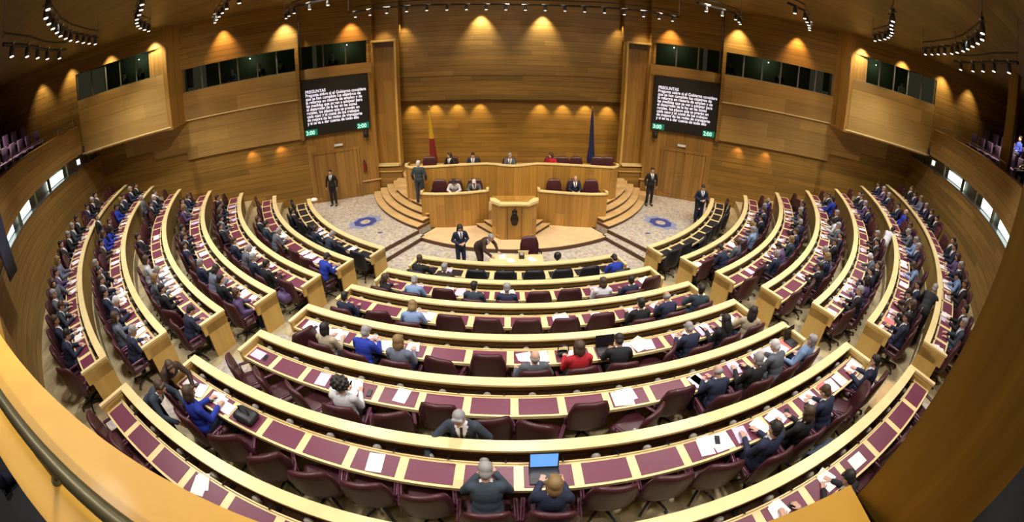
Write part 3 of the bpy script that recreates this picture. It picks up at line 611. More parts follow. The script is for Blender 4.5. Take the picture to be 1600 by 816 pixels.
def make_pose(name, P, N, H, hd, arms, legs, fem=False, up=(0, 0, 1)):
    """arms: two of (elbow, wrist, hand_dir, back_of_hand); legs: two of (knee, ankle, toe_dir)"""
    P, N, H = Vector(P), Vector(N), Vector(H); sp = (N - P).normalized(); lat = Vector((1, 0, 0))
    tw = arms[2] if len(arms) > 2 else 0; lat = Matrix.Rotation(tw, 3, sp) @ lat; lat = (lat - sp * lat.dot(sp)).normalized(); fw = sp.cross(lat); fw = -fw if fw.dot(Vector((0, 1, 0))) < 0 and abs(tw) < 1.2 else fw
    RT = Matrix((lat, fw, sp)).transposed(); L = (N - P).length; hw = .95 if fem else 1.0
    sh = [N - sp * .045 - lat * .175 * hw, N - sp * .045 + lat * .175 * hw]; hr = headrot(hd)
    def torso(mb, g, cloth=False):
        mb.ell(P + sp * .03, (.165 + g, .125 + g, .13 + g), 0, RT); mb.ell(P + sp * L * .38, (.145 * hw + g, .112 + g, .17 + g), 0, RT); mb.ell(P + sp * L * .72, (.165 * hw + g, .118 + g, .17 + g), 0, RT)
        mb.caps(sh[0] + lat * .02, sh[1] - lat * .02, .058 + g, .058 + g, 12)
    b = MB(); torso(b, 0); b.caps(N - sp * .04, H - (hr @ Vector((0, .01, .06))), .056, .05, 12); head(b, H, hr)
    j = MB(); torso(j, .020); j.caps(N - sp * .05, N + sp * .0, .070, .060, 12)
    for q in (0, 1):
        e, w, hdv, hu = [Vector(x) for x in arms[q]]; b.caps(sh[q], e, .046, .038); b.caps(e, w, .037, .027); hand(b, w, hdv, hu, 1 if q == 0 else -1)
        j.caps(sh[q], e, .066, .056, 12); j.caps(e, e + (w - e) * .93, .055, .042, 12)
    t = MB(); t.ell(P - sp * .0, (.175, .14, .13), 0, RT); fo = [MB(), MB()]
    for q, s in ((0, -1), (1, 1)):
        kn, an, toe = [Vector(x) for x in legs[q]]; hp = P + lat * s * .085 - sp * .02
        b.caps(hp, kn, .082, .055); b.caps(kn, an, .055, .036); b.caps(an, an + toe * .12 - Vector((0, 0, .035)), .034, .028)
        t.caps(hp, kn, .098, .072, 12); t.caps(kn, an, .070, .058, 12)
        tt = toe.normalized(); rt = Matrix((Vector((tt.y, -tt.x, 0)), tt, Vector((0, 0, 1)))).transposed()
        fo[q].ell(an + tt * .07 - Vector((0, 0, .045)), (.048, .135, .042), 0, rt); fo[q].ell(an + tt * -.01 - Vector((0, 0, .025)), (.044, .06, .06), 0, rt)
    bm_ = remesh(b, 'body', [M['skin'], M['eye'], M['lip']], .009, 1)
    eyes = [H + hr @ Vector((s * .029, .091, .008)) for s in (-1, 1)]; lip = H + hr @ Vector((0, .093, -.056))
    for p in bm_.polygons:
        c = p.center
        if min((c - e_).length for e_ in eyes) < .010: p.material_index = 1
        elif (c - lip).length < .022 and abs((c - lip).dot(hr @ Vector((0, 0, 1)))) < .008: p.material_index = 2
    jm = remesh(j, 'jacket', [M['cl_n'], M['shirt'], M['cl_k']], .013, 2)
    for p in jm.polygons:
        c = p.center - P; s_ = c.dot(sp); x = abs(c.dot(lat)); y = c.dot(fw); d_ = (p.center - N); ax = (d_ - sp * d_.dot(sp)).length
        if s_ > L + .012 and ax < .072 and y > -.03: p.material_index = 1
        elif y > .04 and s_ > L * .42 and x < .075 * (s_ - L * .42) / (L * .58): p.material_index = 2 if x < .017 else 1
    tm = remesh(t, 'trousers', [M['cl_n']], .015, 2)
    fm = [x.mesh('shoe', M['black'], True) for x in fo]
    return dict(body=bm_, jacket=jm, trousers=tm, footwear=fm, H=H, hr=hr)
U = (0, 0, 1)
POSES = {}
sl = [((-.11, .42, .51), (-.11, .44, .09), (0, 1, 0)), ((.11, .40, .51), (.12, .40, .09), (0, 1, 0))]
POSES['type'] = make_pose('type', (0, -.06, .60), (0, -.02, 1.06), (0, .03, 1.22), (0, 1, -.42), [((-.225, .06, .77), (-.13, .32, .79), (.25, 1, 0), U), ((.225, .06, .77), (.13, .32, .79), (-.25, 1, 0), U)], sl)
POSES['write'] = make_pose('write', (0, -.04, .60), (0, .13, 1.01), (0, .23, 1.13), (0, .8, -1.0), [((-.25, .17, .79), (-.10, .40, .78), (.6, .8, 0), U), ((.25, .17, .79), (.10, .43, .78), (-.4, .9, 0), U)], sl)
POSES['rest'] = make_pose('rest', (0, -.02, .60), (0, -.13, 1.05), (0, -.12, 1.22), (0, 1, -.15), [((-.29, -.08, .77), (-.27, .14, .72), (.1, 1, 0), U), ((.29, -.08, .77), (.16, .12, .72), (-.6, .8, -.1), U)], [((-.13, .42, .50), (-.14, .55, .09), (0, 1, 0)), ((.12, .42, .52), (.12, .36, .09), (0, 1, 0))])
POSES['turn'] = make_pose('turn', (0, -.04, .60), (.03, -.03, 1.06), (.06, .0, 1.22), (.8, .55, -.25), [((-.19, .22, .80), (.02, .36, .80), (.8, .7, 0), U), ((.26, -.10, .80), (.36, .12, .78), (.2, 1, 0), U), -.55], sl)
POSES['phone'] = make_pose('phone', (0, -.05, .60), (.0, .02, 1.05), (-.02, .08, 1.21), (-.5, .8, -.5), [((-.27, .14, .83), (-.09, .17, 1.12), (.0, .3, 1), (-1, 0, 0)), ((.27, .16, .80), (.14, .40, .79), (-.3, 1, 0), U)], sl)
stl = [((-.10, .02, .50), (-.11, .0, .09), (-.15, 1, 0)), ((.10, .02, .50), (.11, .0, .09), (.15, 1, 0))]
POSES['stand'] = make_pose('stand', (0, 0, .96), (0, 0, 1.44), (0, .02, 1.61), (0, 1, -.12), [((-.27, -.03, 1.16), (-.26, .08, .93), (.02, .15, -1), (-1, 0, 0)), ((.27, -.03, 1.16), (.26, .08, .93), (-.02, .15, -1), (1, 0, 0))], stl)
POSES['stand_hold'] = make_pose('stand_hold', (0, 0, .96), (0, .01, 1.44), (0, .04, 1.60), (.1, 1, -.5), [((-.26, .0, 1.17), (-.09, .25, 1.16), (.7, .7, 0), U), ((.26, .0, 1.17), (.10, .24, 1.12), (-.7, .7, .1), U)], stl)
POSES['stand_lean'] = make_pose('stand_lean', (0, -.12, .92), (0, .26, 1.22), (0, .38, 1.33), (.1, 1, -.6), [((-.28, .34, .98), (-.20, .50, .80), (.1, 1, -.3), U), ((.28, .34, .98), (.18, .52, .80), (-.1, 1, -.3), U)], [((-.10, -.08, .48), (-.11, -.10, .09), (0, 1, 0)), ((.10, -.02, .48), (.12, .05, .09), (0, 1, 0))])
POSES['reach_over'] = make_pose('reach_over', (0, -.03, .93), (.0, .05, 1.37), (.02, .10, 1.53), (.1, .85, -.5), [((-.33, .06, 1.13), (-.27, .22, .96), (.4, .6, -.3), U), ((.43, .26, 1.14), (.40, .50, .97), (-.1, 1, -.55), U)], [((-.10, .05, .48), (-.11, -.02, .09), (0, 1, 0)), ((.11, .05, .48), (.12, -.05, .09), (0, 1, 0))])
HK = {'D': 'short', 'G': 'short', 'W': 'short', 'S': 'short', 'F': 'bob', 'B': 'ring'}
def person(pose, loc, rz, cloth, hair, label, hk=None, scale=1.0, trousers=None, skin=None, group=None):
    p = POSES[pose]; o = bpy.data.objects.new('person', p['body']); COL.objects.link(o)
    o.location = loc; o.rotation_euler = (0, 0, rz); o.scale = (scale,) * 3; tag(o, label, 'person', group)
    if skin: o.material_slots[0].link = 'OBJECT'; o.material_slots[0].material = skin
    def kid(nm, me, mats, mtx=None):
        c = bpy.data.objects.new(nm, me); COL.objects.link(c); c.parent = o
        for i, m in enumerate(mats): c.material_slots[i].link = 'OBJECT'; c.material_slots[i].material = m
        if mtx: c.matrix_local = mtx
        return c
    cm = M['cl_' + cloth]; plainup = cloth in 'wlrbmyt' or (hk in ('long', 'bob', 'curly') and cloth not in 'nk')
    kid('jacket', p['jacket'], [cm, cm if plainup else M['shirt'], cm if plainup else M['cl_' + rnd.choice('kncg')]])
    kid('trousers', p['trousers'], [M['cl_' + (trousers or (cloth if cloth in 'nkgzc' else rnd.choice('kn')))]]); [kid('shoe', m_, [M['black']]) for m_ in p['footwear']]
    hk = hk or HK[hair]; hm = M['hair_' + ('G' if hair == 'B' else hair)]
    kid('hair', hair_mesh(hk), [hm], Matrix.Translation(p['H']) @ p['hr'].to_4x4())
    return o
# who sits where: (block, row) -> {seat: 'cloth hair [pose] [hairkind]'}
T, Wr, Rs, Tu, Ph = 'type', 'write', 'rest', 'turn', 'phone'
OCC = {
 ('C', 0): {0: ('k', 'S', Ph), 1: ('c', 'G', Rs), 7: ('b', 'D', Wr)},
 ('C', 1): {0: ('k', 'S', Tu, 'bob'), 1: ('l', 'G', Wr), 3: ('z', 'D', T), 4: ('n', 'G', T), 7: ('w', 'S', T, 'bob'), 8: ('n', 'D', T)},
 ('C', 2): {0: ('n', 'D', T), 2: ('l', 'F', Wr), 8: ('k', 'D', T), 9: ('n', 'B', Wr), 10: ('z', 'D', Tu)},
 ('C', 3): {1: ('t', 'D', T, 'bob'), 2: ('b', 'G', Wr), 3: ('y', 'F', T), 6: ('g', 'B', Rs), 7: ('r', 'S', T, 'bob'), 8: ('k', 'D', Wr), 10: ('n', 'G', Wr), 11: ('k', 'D', T, 'long'), 12: ('t', 'D', Tu, 'long')},
 ('C', 4): {3: ('w', 'D', T, 'curly'), 11: ('n', 'B', Wr), 12: ('k', 'G', T), 13: ('g', 'W', Wr), 14: ('l', 'G', Rs)},
 ('C', 5): {1: ('b', 'S', T, 'bob'), 7: ('z', 'G', Wr), 8: ('n', 'F', T), 12: ('n', 'D', T), 13: ('k', 'S', T, 'bob'), 14: ('n', 'S', Wr), 16: ('n', 'D', T)},
 ('C', 6): {11: ('n', 'S', T), 12: ('g', 'S', T, 'bob'), 13: ('k', 'D', Wr)},
 ('L', 0): {2: ('z', 'G', Wr), 3: ('n', 'S', T), 6: ('k', 'D', Rs)},
 ('L', 1): {0: ('b', 'D', Wr), 4: ('g', 'G', Wr), 5: ('z', 'D', T), 6: ('k', 'S', Rs)},
 ('L', 2): {1: ('k', 'D', T), 2: ('n', 'G', T), 3: ('g', 'G', Wr), 4: ('n', 'S', T), 6: ('k', 'D', Rs), 7: ('g', 'D', T), 8: ('k', 'S', T, 'bob'), 9: ('n', 'D', T), 10: ('k', 'D', Rs)},
 ('L', 3): {0: ('p', 'S', Tu, 'bob'), 1: ('k', 'D', T), 2: ('y', 'D', Wr, 'bob'), 3: ('n', 'G', T), 5: ('n', 'D', Rs), 6: ('k', 'S', T), 7: ('n', 'D', T), 10: ('p', 'F', T), 11: ('g', 'D', Rs), 12: ('n', 'S', T)},
 ('L', 4): {0: ('n', 'D', Wr), 2: ('k', 'D', T), 3: ('g', 'F', T), 4: ('y', 'G', Wr), 5: ('w', 'S', T, 'bob'), 8: ('k', 'D', Rs), 13: ('k', 'D', T), 14: ('n', 'W', T), 15: ('k', 'S', Rs)},
 ('L', 5): {0: ('n', 'G', Wr), 1: ('y', 'S', T, 'bob'), 2: ('n', 'W', Wr), 3: ('n', 'D', T), 4: ('n', 'S', T), 5: ('k', 'D', Tu), 6: ('n', 'G', Rs), 8: ('c', 'D', T), 9: ('b', 'S', T, 'bob'), 10: ('b', 'D', Wr, 'long'), 11: ('k', 'S', T), 13: ('b', 'D', T), 14: ('k', 'F', T), 15: ('n', 'D', Rs), 16: ('n', 'G', T), 17: ('k', 'D', T)},
 ('L', 6): {1: ('n', 'D', Wr), 2: ('n', 'S', T), 3: ('z', 'S', Wr), 4: ('g', 'G', T), 5: ('g', 'S', Tu, 'bob'), 6: ('p', 'D', T), 7: ('y', 'F', T), 9: ('k', 'D', Rs), 10: ('k', 'G', T), 11: ('z', 'G', T), 12: ('k', 'D', T), 14: ('n', 'D', T), 15: ('k', 'W', T), 16: ('c', 'D', Rs)},
 ('R', 1): {1: ('n', 'D', Wr), 2: ('g', 'S', T), 4: ('l', 'G', T), 5: ('g', 'F', Wr), 6: ('k', 'D', T), 7: ('n', 'S', T), 8: ('n', 'G', T), 9: ('b', 'B', Rs)},
 ('R', 2): {2: ('n', 'G', T), 3: ('p', 'D', Wr), 4: ('z', 'F', T), 5: ('n', 'S', T), 6: ('n', 'G', Tu), 7: ('k', 'D', T), 8: ('g', 'G', T), 9: ('n', 'D', Rs)},
 ('R', 3): {2: ('k', 'D', T), 3: ('n', 'F', T), 4: ('y', 'G', Wr), 5: ('k', 'S', T), 6: ('n', 'D', Rs), 7: ('g', 'G', T), 8: ('w', 'D', Wr, 'bob'), 9: ('k', 'G', T), 11: ('b', 'D', Tu), 12: ('n', 'S', T)},
 ('R', 4): {1: ('k', 'G', T), 2: ('p', 'D', T, 'bob'), 3: ('n', 'D', T), 4: ('k', 'S', Rs), 5: ('g', 'W', Wr), 7: ('k', 'D', T), 8: ('c', 'G', T), 12: ('n', 'D', T), 13: ('p', 'G', T), 14: ('n', 'S', T), 15: ('k', 'D', Rs)},
 ('R', 5): {0: ('n', 'D', T), 1: ('k', 'S', T, 'bob'), 2: ('c', 'D', Wr), 3: ('n', 'D', T), 5: ('l', 'S', Wr, 'bob'), 7: ('n', 'G', T), 8: ('l', 'G', T), 9: ('g', 'G', Wr), 10: ('n', 'S', T), 12: ('b', 'B', Rs), 13: ('n', 'D', T), 15: ('n', 'G', T), 16: ('p', 'G', T), 17: ('n', 'D', T)},
 ('R', 6): {1: ('z', 'G', T), 2: ('k', 'D', T), 4: ('k', 'S', T), 5: ('l', 'D', Wr), 6: ('n', 'G', T), 7: ('p', 'S', T, 'bob'), 8: ('n', 'D', T), 9: ('k', 'D', Rs), 12: ('k', 'D', T), 13: ('k', 'S', T), 14: ('n', 'G', T), 15: ('y', 'F', T), 16: ('n', 'D', T), 17: ('k', 'S', Rs)},
}
GP = 'members seated at the bench desks'
VERB = {T: 'sitting upright', Wr: 'bent over the desk', Rs: 'leaning back', Tu: 'turned aside', Ph: 'hand raised to face'}
for sec in 'LCR':
    for k in range(7):
        az = seat_az(k, sec)
        for i, a in enumerate(az):
            if sec == 'C' and k == 6 and 3 < i < 11: continue      # outside the photograph
            occ = OCC.get((sec, k), {}).get(i)
            turn = CHAIRTURN.get((sec, k, i), 0)
            if not occ and not turn and (sec != 'C' or k > 2): turn = rnd.choice((0, 0, 6, -6, 12, -12))
            if occ: turn = rnd.uniform(-6, 6)
            r = R[k] + (.82 if occ else .43 + rnd.uniform(-.02, .05) + min(.32, abs(turn) * .016))
            proto = PROTO['black'] if k == 0 else PROTO['near'] if (sec == 'C' and k >= 3) or (k >= 3 and i < 4) else PROTO['far']
            col = 'black' if k == 0 else 'maroon'
            place(proto, pol(r, a, Z[k]), a + rad(turn), f'{"occupied" if occ else "empty"} {col} swivel chair, {where(sec, k, i, len(az))}', 'chair', 'swivel chairs of the hemicycle')
            if occ:
                cl, hr_, ps = occ[:3]; hk = occ[3] if len(occ) > 3 else None
                person(ps, pol(r - .02, a, Z[k]), a + rad(turn), cl, hr_, f'person, {HN[hr_]}, {CN[cl]}, {VERB[ps] if ps in (Wr, Rs, Tu) else "seated"}, {where(sec, k, i, len(az))}'.replace(' aisle, ', ' aisle ').replace('purple-grey', 'purplish').replace('patterned grey-blue', 'patterned').replace(' seat from', ' from').replace('person, ', 'person ').replace('leaning back', 'reclining').replace('bent over the desk', 'bent forward').replace('turned aside', 'turned'),
                       hk, rnd.uniform(.97, 1.04), None, M['skin2'] if rnd.random() < .3 else None, GP)
# standing people and those on the dais
def face(x, y, tx, ty): return atan2(-(tx - x), ty - y)
GS = 'people standing in the chamber'
q = pol(16.90, rad(-3.5), 0); person('reach_over', (q.x, q.y, Z[4]), rad(180 - 3.4), 'z', 'G', 'person with grey hair in slate suit reaching over the sixth row desk', None, 1.0, 'k')
person('stand_lean', (-5.85, -17.45, Z[5]), rad(-83), 'z', 'S', 'person in slate suit standing bent over the end of the sixth row', None, 1.02)
q = pol(17.95, rad(-19.9), 0); person('stand_lean', (-6.0, -16.7, Z[5]), rad(-116), 'c', 'S', 'person in dark jacket bending beside the slate suit at the aisle end', 'bob', .95)
person('stand', (-14.09, -9.18, Z[4]), rad(120), 'g', 'G', 'person in grey jacket standing in the gangway behind the fifth row, red-flag-side block', None, .97)
person('stand_lean', (12.19, -11.77, Z[4]), rad(-76), 'w', 'D', 'person in pale coat leaning over the sixth row desk, blue-flag-side block', None, 1.0, 'w')
person('stand_lean', (9.2, -15.9, Z[5]), rad(-70), 'k', 'G', 'person in black suit leaning on the seventh row desk, blue-flag-side block', None, 1.06)
person('stand', (-14.06, -11.80, Z[5]), rad(-50), 'k', 'D', 'person in black suit standing in the gangway behind the sixth row, red-flag-side block', None, .98)
person('stand', (6.14, -3.0, 0), rad(180), 'k', 'D', 'person in dark suit with open white collar standing at the foot of the dais steps', None, 1.02)
person('stand', (-8.05, -2.95, 0), rad(180), 'k', 'D', 'person in black uniform standing before the door on the red-flag side', None, .98)
person('stand_hold', (7.70, -5.1, 0), rad(170), 'n', 'D', 'person in navy suit holding papers at the end of the first row', None, 1.02)
person('stand_lean', (7.9, -4.62, 0), rad(170), 'k', 'S', 'person in black jacket just behind the navy suit with papers', None, .96)
person('stand_hold', (-1.80, -8.0, -.3), rad(200), 'n', 'D', 'person in navy jacket and white blouse standing beside the pale table', 'long', .97, 'n')
person('stand_lean', (-1.12, -8.05, -.3), rad(235), 'c', 'G', 'person in dark brown suit bending over the pale table', None, 1.0)
person('stand', (-3.72, -4.22, .6), rad(-5), 'z', 'W', 'person with white hair standing with back turned at the end of the presidency desk', None, 1.02)
for sx, nm, oc in (( -3.55, 'a', None), (-2.6, 'b', ('k', 'S', Tu, 'person in black jacket seated at the presidency desk by the red and gold flag', 'bob')), (-1.66, 'c', ('n', 'D', T, 'person in navy jacket and pale shirt at the presidency desk, next to the black jacket', None)),
                   (-.1, 'd', ('g', 'G', T, 'person in grey suit seated at the middle of the presidency desk', None)), (1.69, 'e', ('r', 'S', Tu, 'person in red jacket seated at the presidency desk', 'bob')),
                   (2.2, 'f', None), (2.8, 'g', None), (3.75, 'h', None), (4.25, 'i', None)):
    y = -2.72 + .05 * abs(sx); lab = {'a': 'empty maroon chair at the red-flag end of the presidency desk', 'f': 'empty maroon chair next to the red jacket at the presidency desk', 'g': 'empty maroon chair in front of the blue flag pole', 'h': 'empty maroon chair just beyond the blue flag, presidency desk', 'i': 'empty maroon chair at the blue-flag end of the presidency desk'}.get(nm, '') or 'occupied maroon chair under the ' + (oc[3].replace('person in ', '').split(' seated')[0].split(' and ')[0]) + ', presidency desk'
    place(PROTO['far'], (sx, y, .9), pi + rnd.uniform(-.1, .1), lab, 'chair', 'chairs at the dais desks')
    if oc: person(oc[2], (sx, y - .02, .9), pi, oc[0], oc[1], oc[3], oc[4])
for sx, lab, oc in ((-2.95, 'empty maroon chair at the outer end of the clerk desk, red-flag side', None), (-2.33, 'occupied maroon chair under the white blouse at the clerk desk', ('w', 'D', Wr, 'person in white blouse seated at the lower clerk desk', 'bob')),
                    (-1.53, 'occupied maroon chair under the grey-haired person at the clerk desk', ('g', 'W', Wr, 'person with white hair in grey jacket at the lower clerk desk', None)),
                    (1.66, 'empty purple chair beside the lectern at the lower clerk desk', None), (2.48, 'occupied maroon chair between the two empty ones at the clerk desk', ('n', 'B', T, 'person in navy jacket and white shirt seated between two empty chairs', None)), (3.2, 'empty purple chair at the outer end of the clerk desk, blue-flag side', None)):
    y = -4.02 - .02 * abs(sx); place(PROTO['far'], (sx, y, .35), pi, lab, 'chair', 'chairs at the dais desks')
    if oc: person(oc[2], (sx, y - .02, .35), pi, oc[0], oc[1], oc[3], oc[4])
place(PROTO['far'], (.46, -7.98, -.3), pi + .15, 'empty maroon chair behind the pale table in front of the lectern', 'chair', 'chairs at the dais desks')
# ------------------------------------------------------------------ things on the desks
pap = {}
def sheet(sec, k, i, du=0, dr=0, rot=0, mat='paper', w=.21, h=.297, n=0):
    az = seat_az(k, sec); a = az[i]; r = R[k] + .37 + dr; a2 = a + du / r; th = .004 + .001 * n
    if mat == 'paper' and du > -.5: w, h = (w, h) if n % 3 else (.31, .30)
    f = MB(); f.box((0, 0, th / 2), (w, h, th)); 
    if n % 2: f.box((w * .25, h * .2, th), (w * .9, h * .9, .004), 0, Matrix.Rotation(.25, 4, 'Z'))
    o = f.build('paper_sheet' if mat != 'paper_pink' else 'folder', M[mat]); o.location = pol(r, a2, Z[k] + .7485); o.rotation_euler = (0, 0, a2 + rot)
    if not mat.startswith('paper') : pass
    pos = 'towards the stage' if dr > 0 else ''
    key = (sec, k, i); pap[key] = pap.get(key, 0) + 1
    nm = {1: 'white paper', 2: 'second white paper', 3: 'third white paper'}[min(3, pap[key])]
    if mat == 'paper_pink': nm = 'pink folder'
    if mat == 'lilac_paper': nm = 'lilac paper'
    tag(o, f'{nm} lying on desk, {where(sec, k, i, len(az))}', 'folder' if mat == 'paper_pink' else 'paper', 'papers lying on the bench desks'); return o
PAP = {('C', 0): [1, 2], ('C', 1): [1, 2, (2, .3), 4, 7, 9], ('C', 2): [2, (2, .25), 7, 8, 9, 6], ('C', 3): [0, (0, .25), 1, 2, (2, .22), 3, 6, (6, .2), 7, 8, (8, .3), 9, 10, (10, .25), 11, 12], ('C', 4): [0, 2, (3, -.3), 3, 4, 9, 11, 12, 13, (13, .25), 14],
       ('C', 5): [0, (0, .24), 1, (1, .24), 5, 11, (11, .25), 12, (12, .25), 13, 14, 15, (15, .25), 16, (16, .2)], ('C', 6): [3, 12, 13, 14, 11],
       ('L', 0): [4, (4, .3), 3, 1], ('L', 1): [0, 1, 2, (2, .25), 4, 5, (5, .25)], ('L', 2): [2, 3, 4, (4, .25), 5, 8, 9, 10], ('L', 3): [0, 1, (1, .25), 2, 5, 6, 9, 11], ('L', 4): [3, 4, (4, .25), 5, (5, .25), 6, (3, .25), 9, 14], ('L', 5): [0, 1, (1, .25), 3, 4, (4, .25), 5, 7, 8, 10, 12, 13], ('L', 6): [2, (2, .25), 5, 6, 8, 9, 11, 12],
       ('R', 1): [0, 3, 6, 7, 8], ('R', 2): [1, 3, 4, 5, 8, 9], ('R', 3): [2, 5, 7, 8, 9, 11, 12], ('R', 4): [0, 1, (1, .25), 2, (2, .22), 3, 7, 10, 13], ('R', 5): [0, 1, (1, .25), 4, 5, 6, (6, .25), 8, 10, 13, 14], ('R', 6): [0, 2, (2, .25), 4, 5, (5, .25), 7, 8, 12, 14]}
for (sec, k), l_ in PAP.items():
    if sec == 'C' and k in (3, 4): l_ = l_ + [(i, -.16) for i in (1, 9, 11) if i in l_]
    for it in l_:
        i, du = it if isinstance(it, tuple) else (it, rnd.uniform(-.12, .05))
        sheet(sec, k, i, du, rnd.uniform(-.03, .03), rnd.choice((0, .08, -.12, .3, pi / 2)), 'lilac_paper' if rnd.random() < .12 else 'paper', n=rnd.randrange(6))
sheet('C', 4, 14, .1, 0, .1, 'paper_pink', .3, .3); sheet('C', 5, 15, -.2, 0, .1, 'paper_pink', .3, .3); sheet('R', 5, 1, -.25, 0, .2, 'paper_pink', .25, .3); sheet('R', 4, 1, .2, 0, .2, 'paper_pink', .2, .25)
for (sec, k, i, du, dr) in (('C', 6, 12, .1, .02), ('C', 5, 0, .05, 0), ('C', 5, 1, -.1, .03), ('C', 5, 13, .15, 0), ('C', 5, 11, .2, -.05), ('C', 4, 0, .1, .02), ('C', 4, 3, .22, .05), ('C', 4, 12, .15, .04), ('C', 3, 0, .1, .03), ('C', 3, 2, -.2, .05), ('C', 3, 10, -.1, .05), ('C', 3, 7, .2, .05), ('L', 3, 1, .1, 0),
                            ('L', 5, 1, .1, .02), ('L', 5, 0, -.1, .02), ('L', 4, 3, .1, .02), ('R', 4, 1, .2, .03), ('R', 5, 0, .1, .03), ('R', 5, 2, 0, .03), ('R', 6, 4, .1, 0), ('L', 6, 3, .1, .02), ('R', 3, 2, .1, .02)):
    az = seat_az(k, sec); r = R[k] + .37 + dr; a = az[i] + du / r; f = MB(); f.box((0, 0, .005), (.075, .15, .01), 0, None, .003); f.box((0, .005, .0105), (.066, .125, .002), 1); o = f.build('phone', [M['black'], M['screen']])
    o.location = pol(r, a, Z[k] + .7535); o.rotation_euler = (0, 0, a + rnd.uniform(-.5, .5)); tag(o, f'black phone lying on desk, {where(sec, k, i, len(az))}', 'phone', 'phones lying on the bench desks')
def laptop(sec, k, i, du, label, lit, dr=0):
    a = seat_az(k, sec)[i]; r = R[k] + .38 + dr; a2 = a + du / r
    t = tag(empty('laptop', pol(r, a2, Z[k] + .748), a2), label, 'laptop', 'laptops on the desks')
    f = MB(); f.box((0, 0, .009), (.36, .25, .018), 0, None, .006); f.build('base', M['black'], t); f = MB(); f.box((0, .02, .019), (.31, .12, .003)); f.build('keyboard', M['dark_grey'], t)
    f = MB(); m_ = Matrix.Translation((0, .125, .015)) @ Matrix.Rotation(rad(-18), 4, 'X'); f.box((0, 0, .12), (.36, .012, .24), 0, m_); l_ = f.build('lid', M['black'], t)
    f = MB(); f.box((0, -.008, .125), (.33, .003, .20), 0, m_); f.build('display', M['lap_screen'] if lit else M['screen'], l_)
laptop('C', 5, 8, -.05, 'open black laptop with bright blue screen on the sixth row desk', True); laptop('C', 3, 8, -.1, 'open dark laptop before the black suit, fourth row centre block', False); laptop('C', 4, 14, .28, 'open dark laptop at the blue-flag-side end of the fifth row, centre block', False, .02)
laptop('L', 6, 14, 0, 'small dark laptop on the seventh row desk near the red-flag-side wall', False)
def bag(loc, rz, label, d=(.42, .28, .22), mat='black'):
    t = tag(empty('handbag', loc, rz), label, 'bag'); f = MB(); f.box((0, 0, d[2] / 2), d, 0, None, .07); f.build('body', M[mat], t, True)
    f = MB(); f.tube([(-.1, 0, d[2] - .02), (-.09, .0, d[2] + .10), (0, 0, d[2] + .14), (.09, 0, d[2] + .10), (.1, 0, d[2] - .02)], .012, 6); f.build('handle', M[mat], t, True)
a = seat_az(5, 'C')[2]; bag(pol(R[5] + .38, a, Z[5] + .748), a, 'black bag lying on the sixth row desk beside the blue jacket', (.4, .28, .12))
a = seat_az(3, 'C')[7]; bag(pol(R[3] + .36, a - .012, Z[3] + .748), a, 'small black bag on the fourth row desk before the red jacket', (.2, .14, .1))
a = seat_az(4, 'L')[1]; bag(pol(R[4] + .9, a, Z[4] + .52), a, 'navy bag on a chair near the aisle, fifth row, red-flag-side block', (.4, .3, .28), 'cl_n')
a = seat_az(2, 'L')[0]; bag(pol(R[2] + .93, a, Z[2] + .515), a, 'purple bag on the aisle chair, third row, red-flag-side block', (.36, .28, .24), 'cl_p')
a = seat_az(5, 'C')[9]; 
f = MB(); p = pol(R[5] + 1.30, a, Z[5]); o = None
# coats over chair backs
def coat(sec, k, i, mat, label, dr=1.22):
    a = seat_az(k, sec)[i]; f = MB(); ps = []; n = 10
    for j in range(n + 1):
        x = -.27 + .54 * j / n; w = .015 * sin(j * 1.9); ps += [(x, .02 + w, .62), (x, -.0 + w, .92), (x, -.075, 1.01 - .03 * abs(x) / .27), (x * 1.04, -.165 + w, .90), (x * 1.08, -.185 - w, .55), (x * 1.1, -.175 + w, .36 + .05 * sin(j * 1.3))]
    f.add(ps, [(i_ * 6 + j, i_ * 6 + j + 1, (i_ + 1) * 6 + j + 1, (i_ + 1) * 6 + j) for i_ in range(n) for j in range(5)])
    o = f.build('draped_coat', M[mat], None, True); m_ = o.modifiers.new('t', 'SOLIDIFY'); m_.thickness = .02; m_.offset = 1; o.location = pol(R[k] + dr, a, Z[k]); o.rotation_euler = (0, 0, a); tag(o, label, 'coat', 'coats draped over chairs')
coat('C', 5, 8, 'cl_k', 'black coat draped over the chair behind the fair-haired person with the laptop', 1.25); coat('C', 5, 13, 'cl_z', 'dark coat draped over the chair back beside the navy suits, sixth row', 1.25); coat('C', 4, 10, 'cl_y', 'grey-blue checked coat draped over an empty chair, fifth row centre block', 1.2)
# ------------------------------------------------------------------ side gallery seating
seat0 = None; gal = []
for s in (-1, 1):
    for j in range(5):
        for i in range(11):
            a = s * rad(40.5 + i * 2.05 + (j % 2) * .3); gal.append((s, j, i, pol(22.35 + j * 1.0, a, 5.3 + (j + 1) * .42), a))
def gseat():
    t = empty('gallery_chair'); f = MB(); f.box((0, 0, .42), (.48, .44, .10), 0, None, .03); o = f.build('seat', M['cl_p'], t, True); f = MB(); f.box((0, -.23, .70), (.5, .08, .55), 0, None, .03); o2 = f.build('backrest', M['cl_p'], t, True)
    f = MB(); f.box((0, -.05, .19), (.08, .3, .38)); o3 = f.build('pedestal', M['black'], t); KIDS[t.name] = [o, o2, o3]; return t
gp = gseat()
for n_, (s, j, i, p, a) in enumerate(gal):
    o = gp if n_ == 0 else clone(gp); o.location = p; o.rotation_euler = (0, 0, a); tag(o, f'purple gallery seat, {ORD[j]} row up, {ORD[i]} from the pillar, {"red-flag-side" if s < 0 else "blue-flag-side"} gallery', 'seat', 'seats of the side galleries')
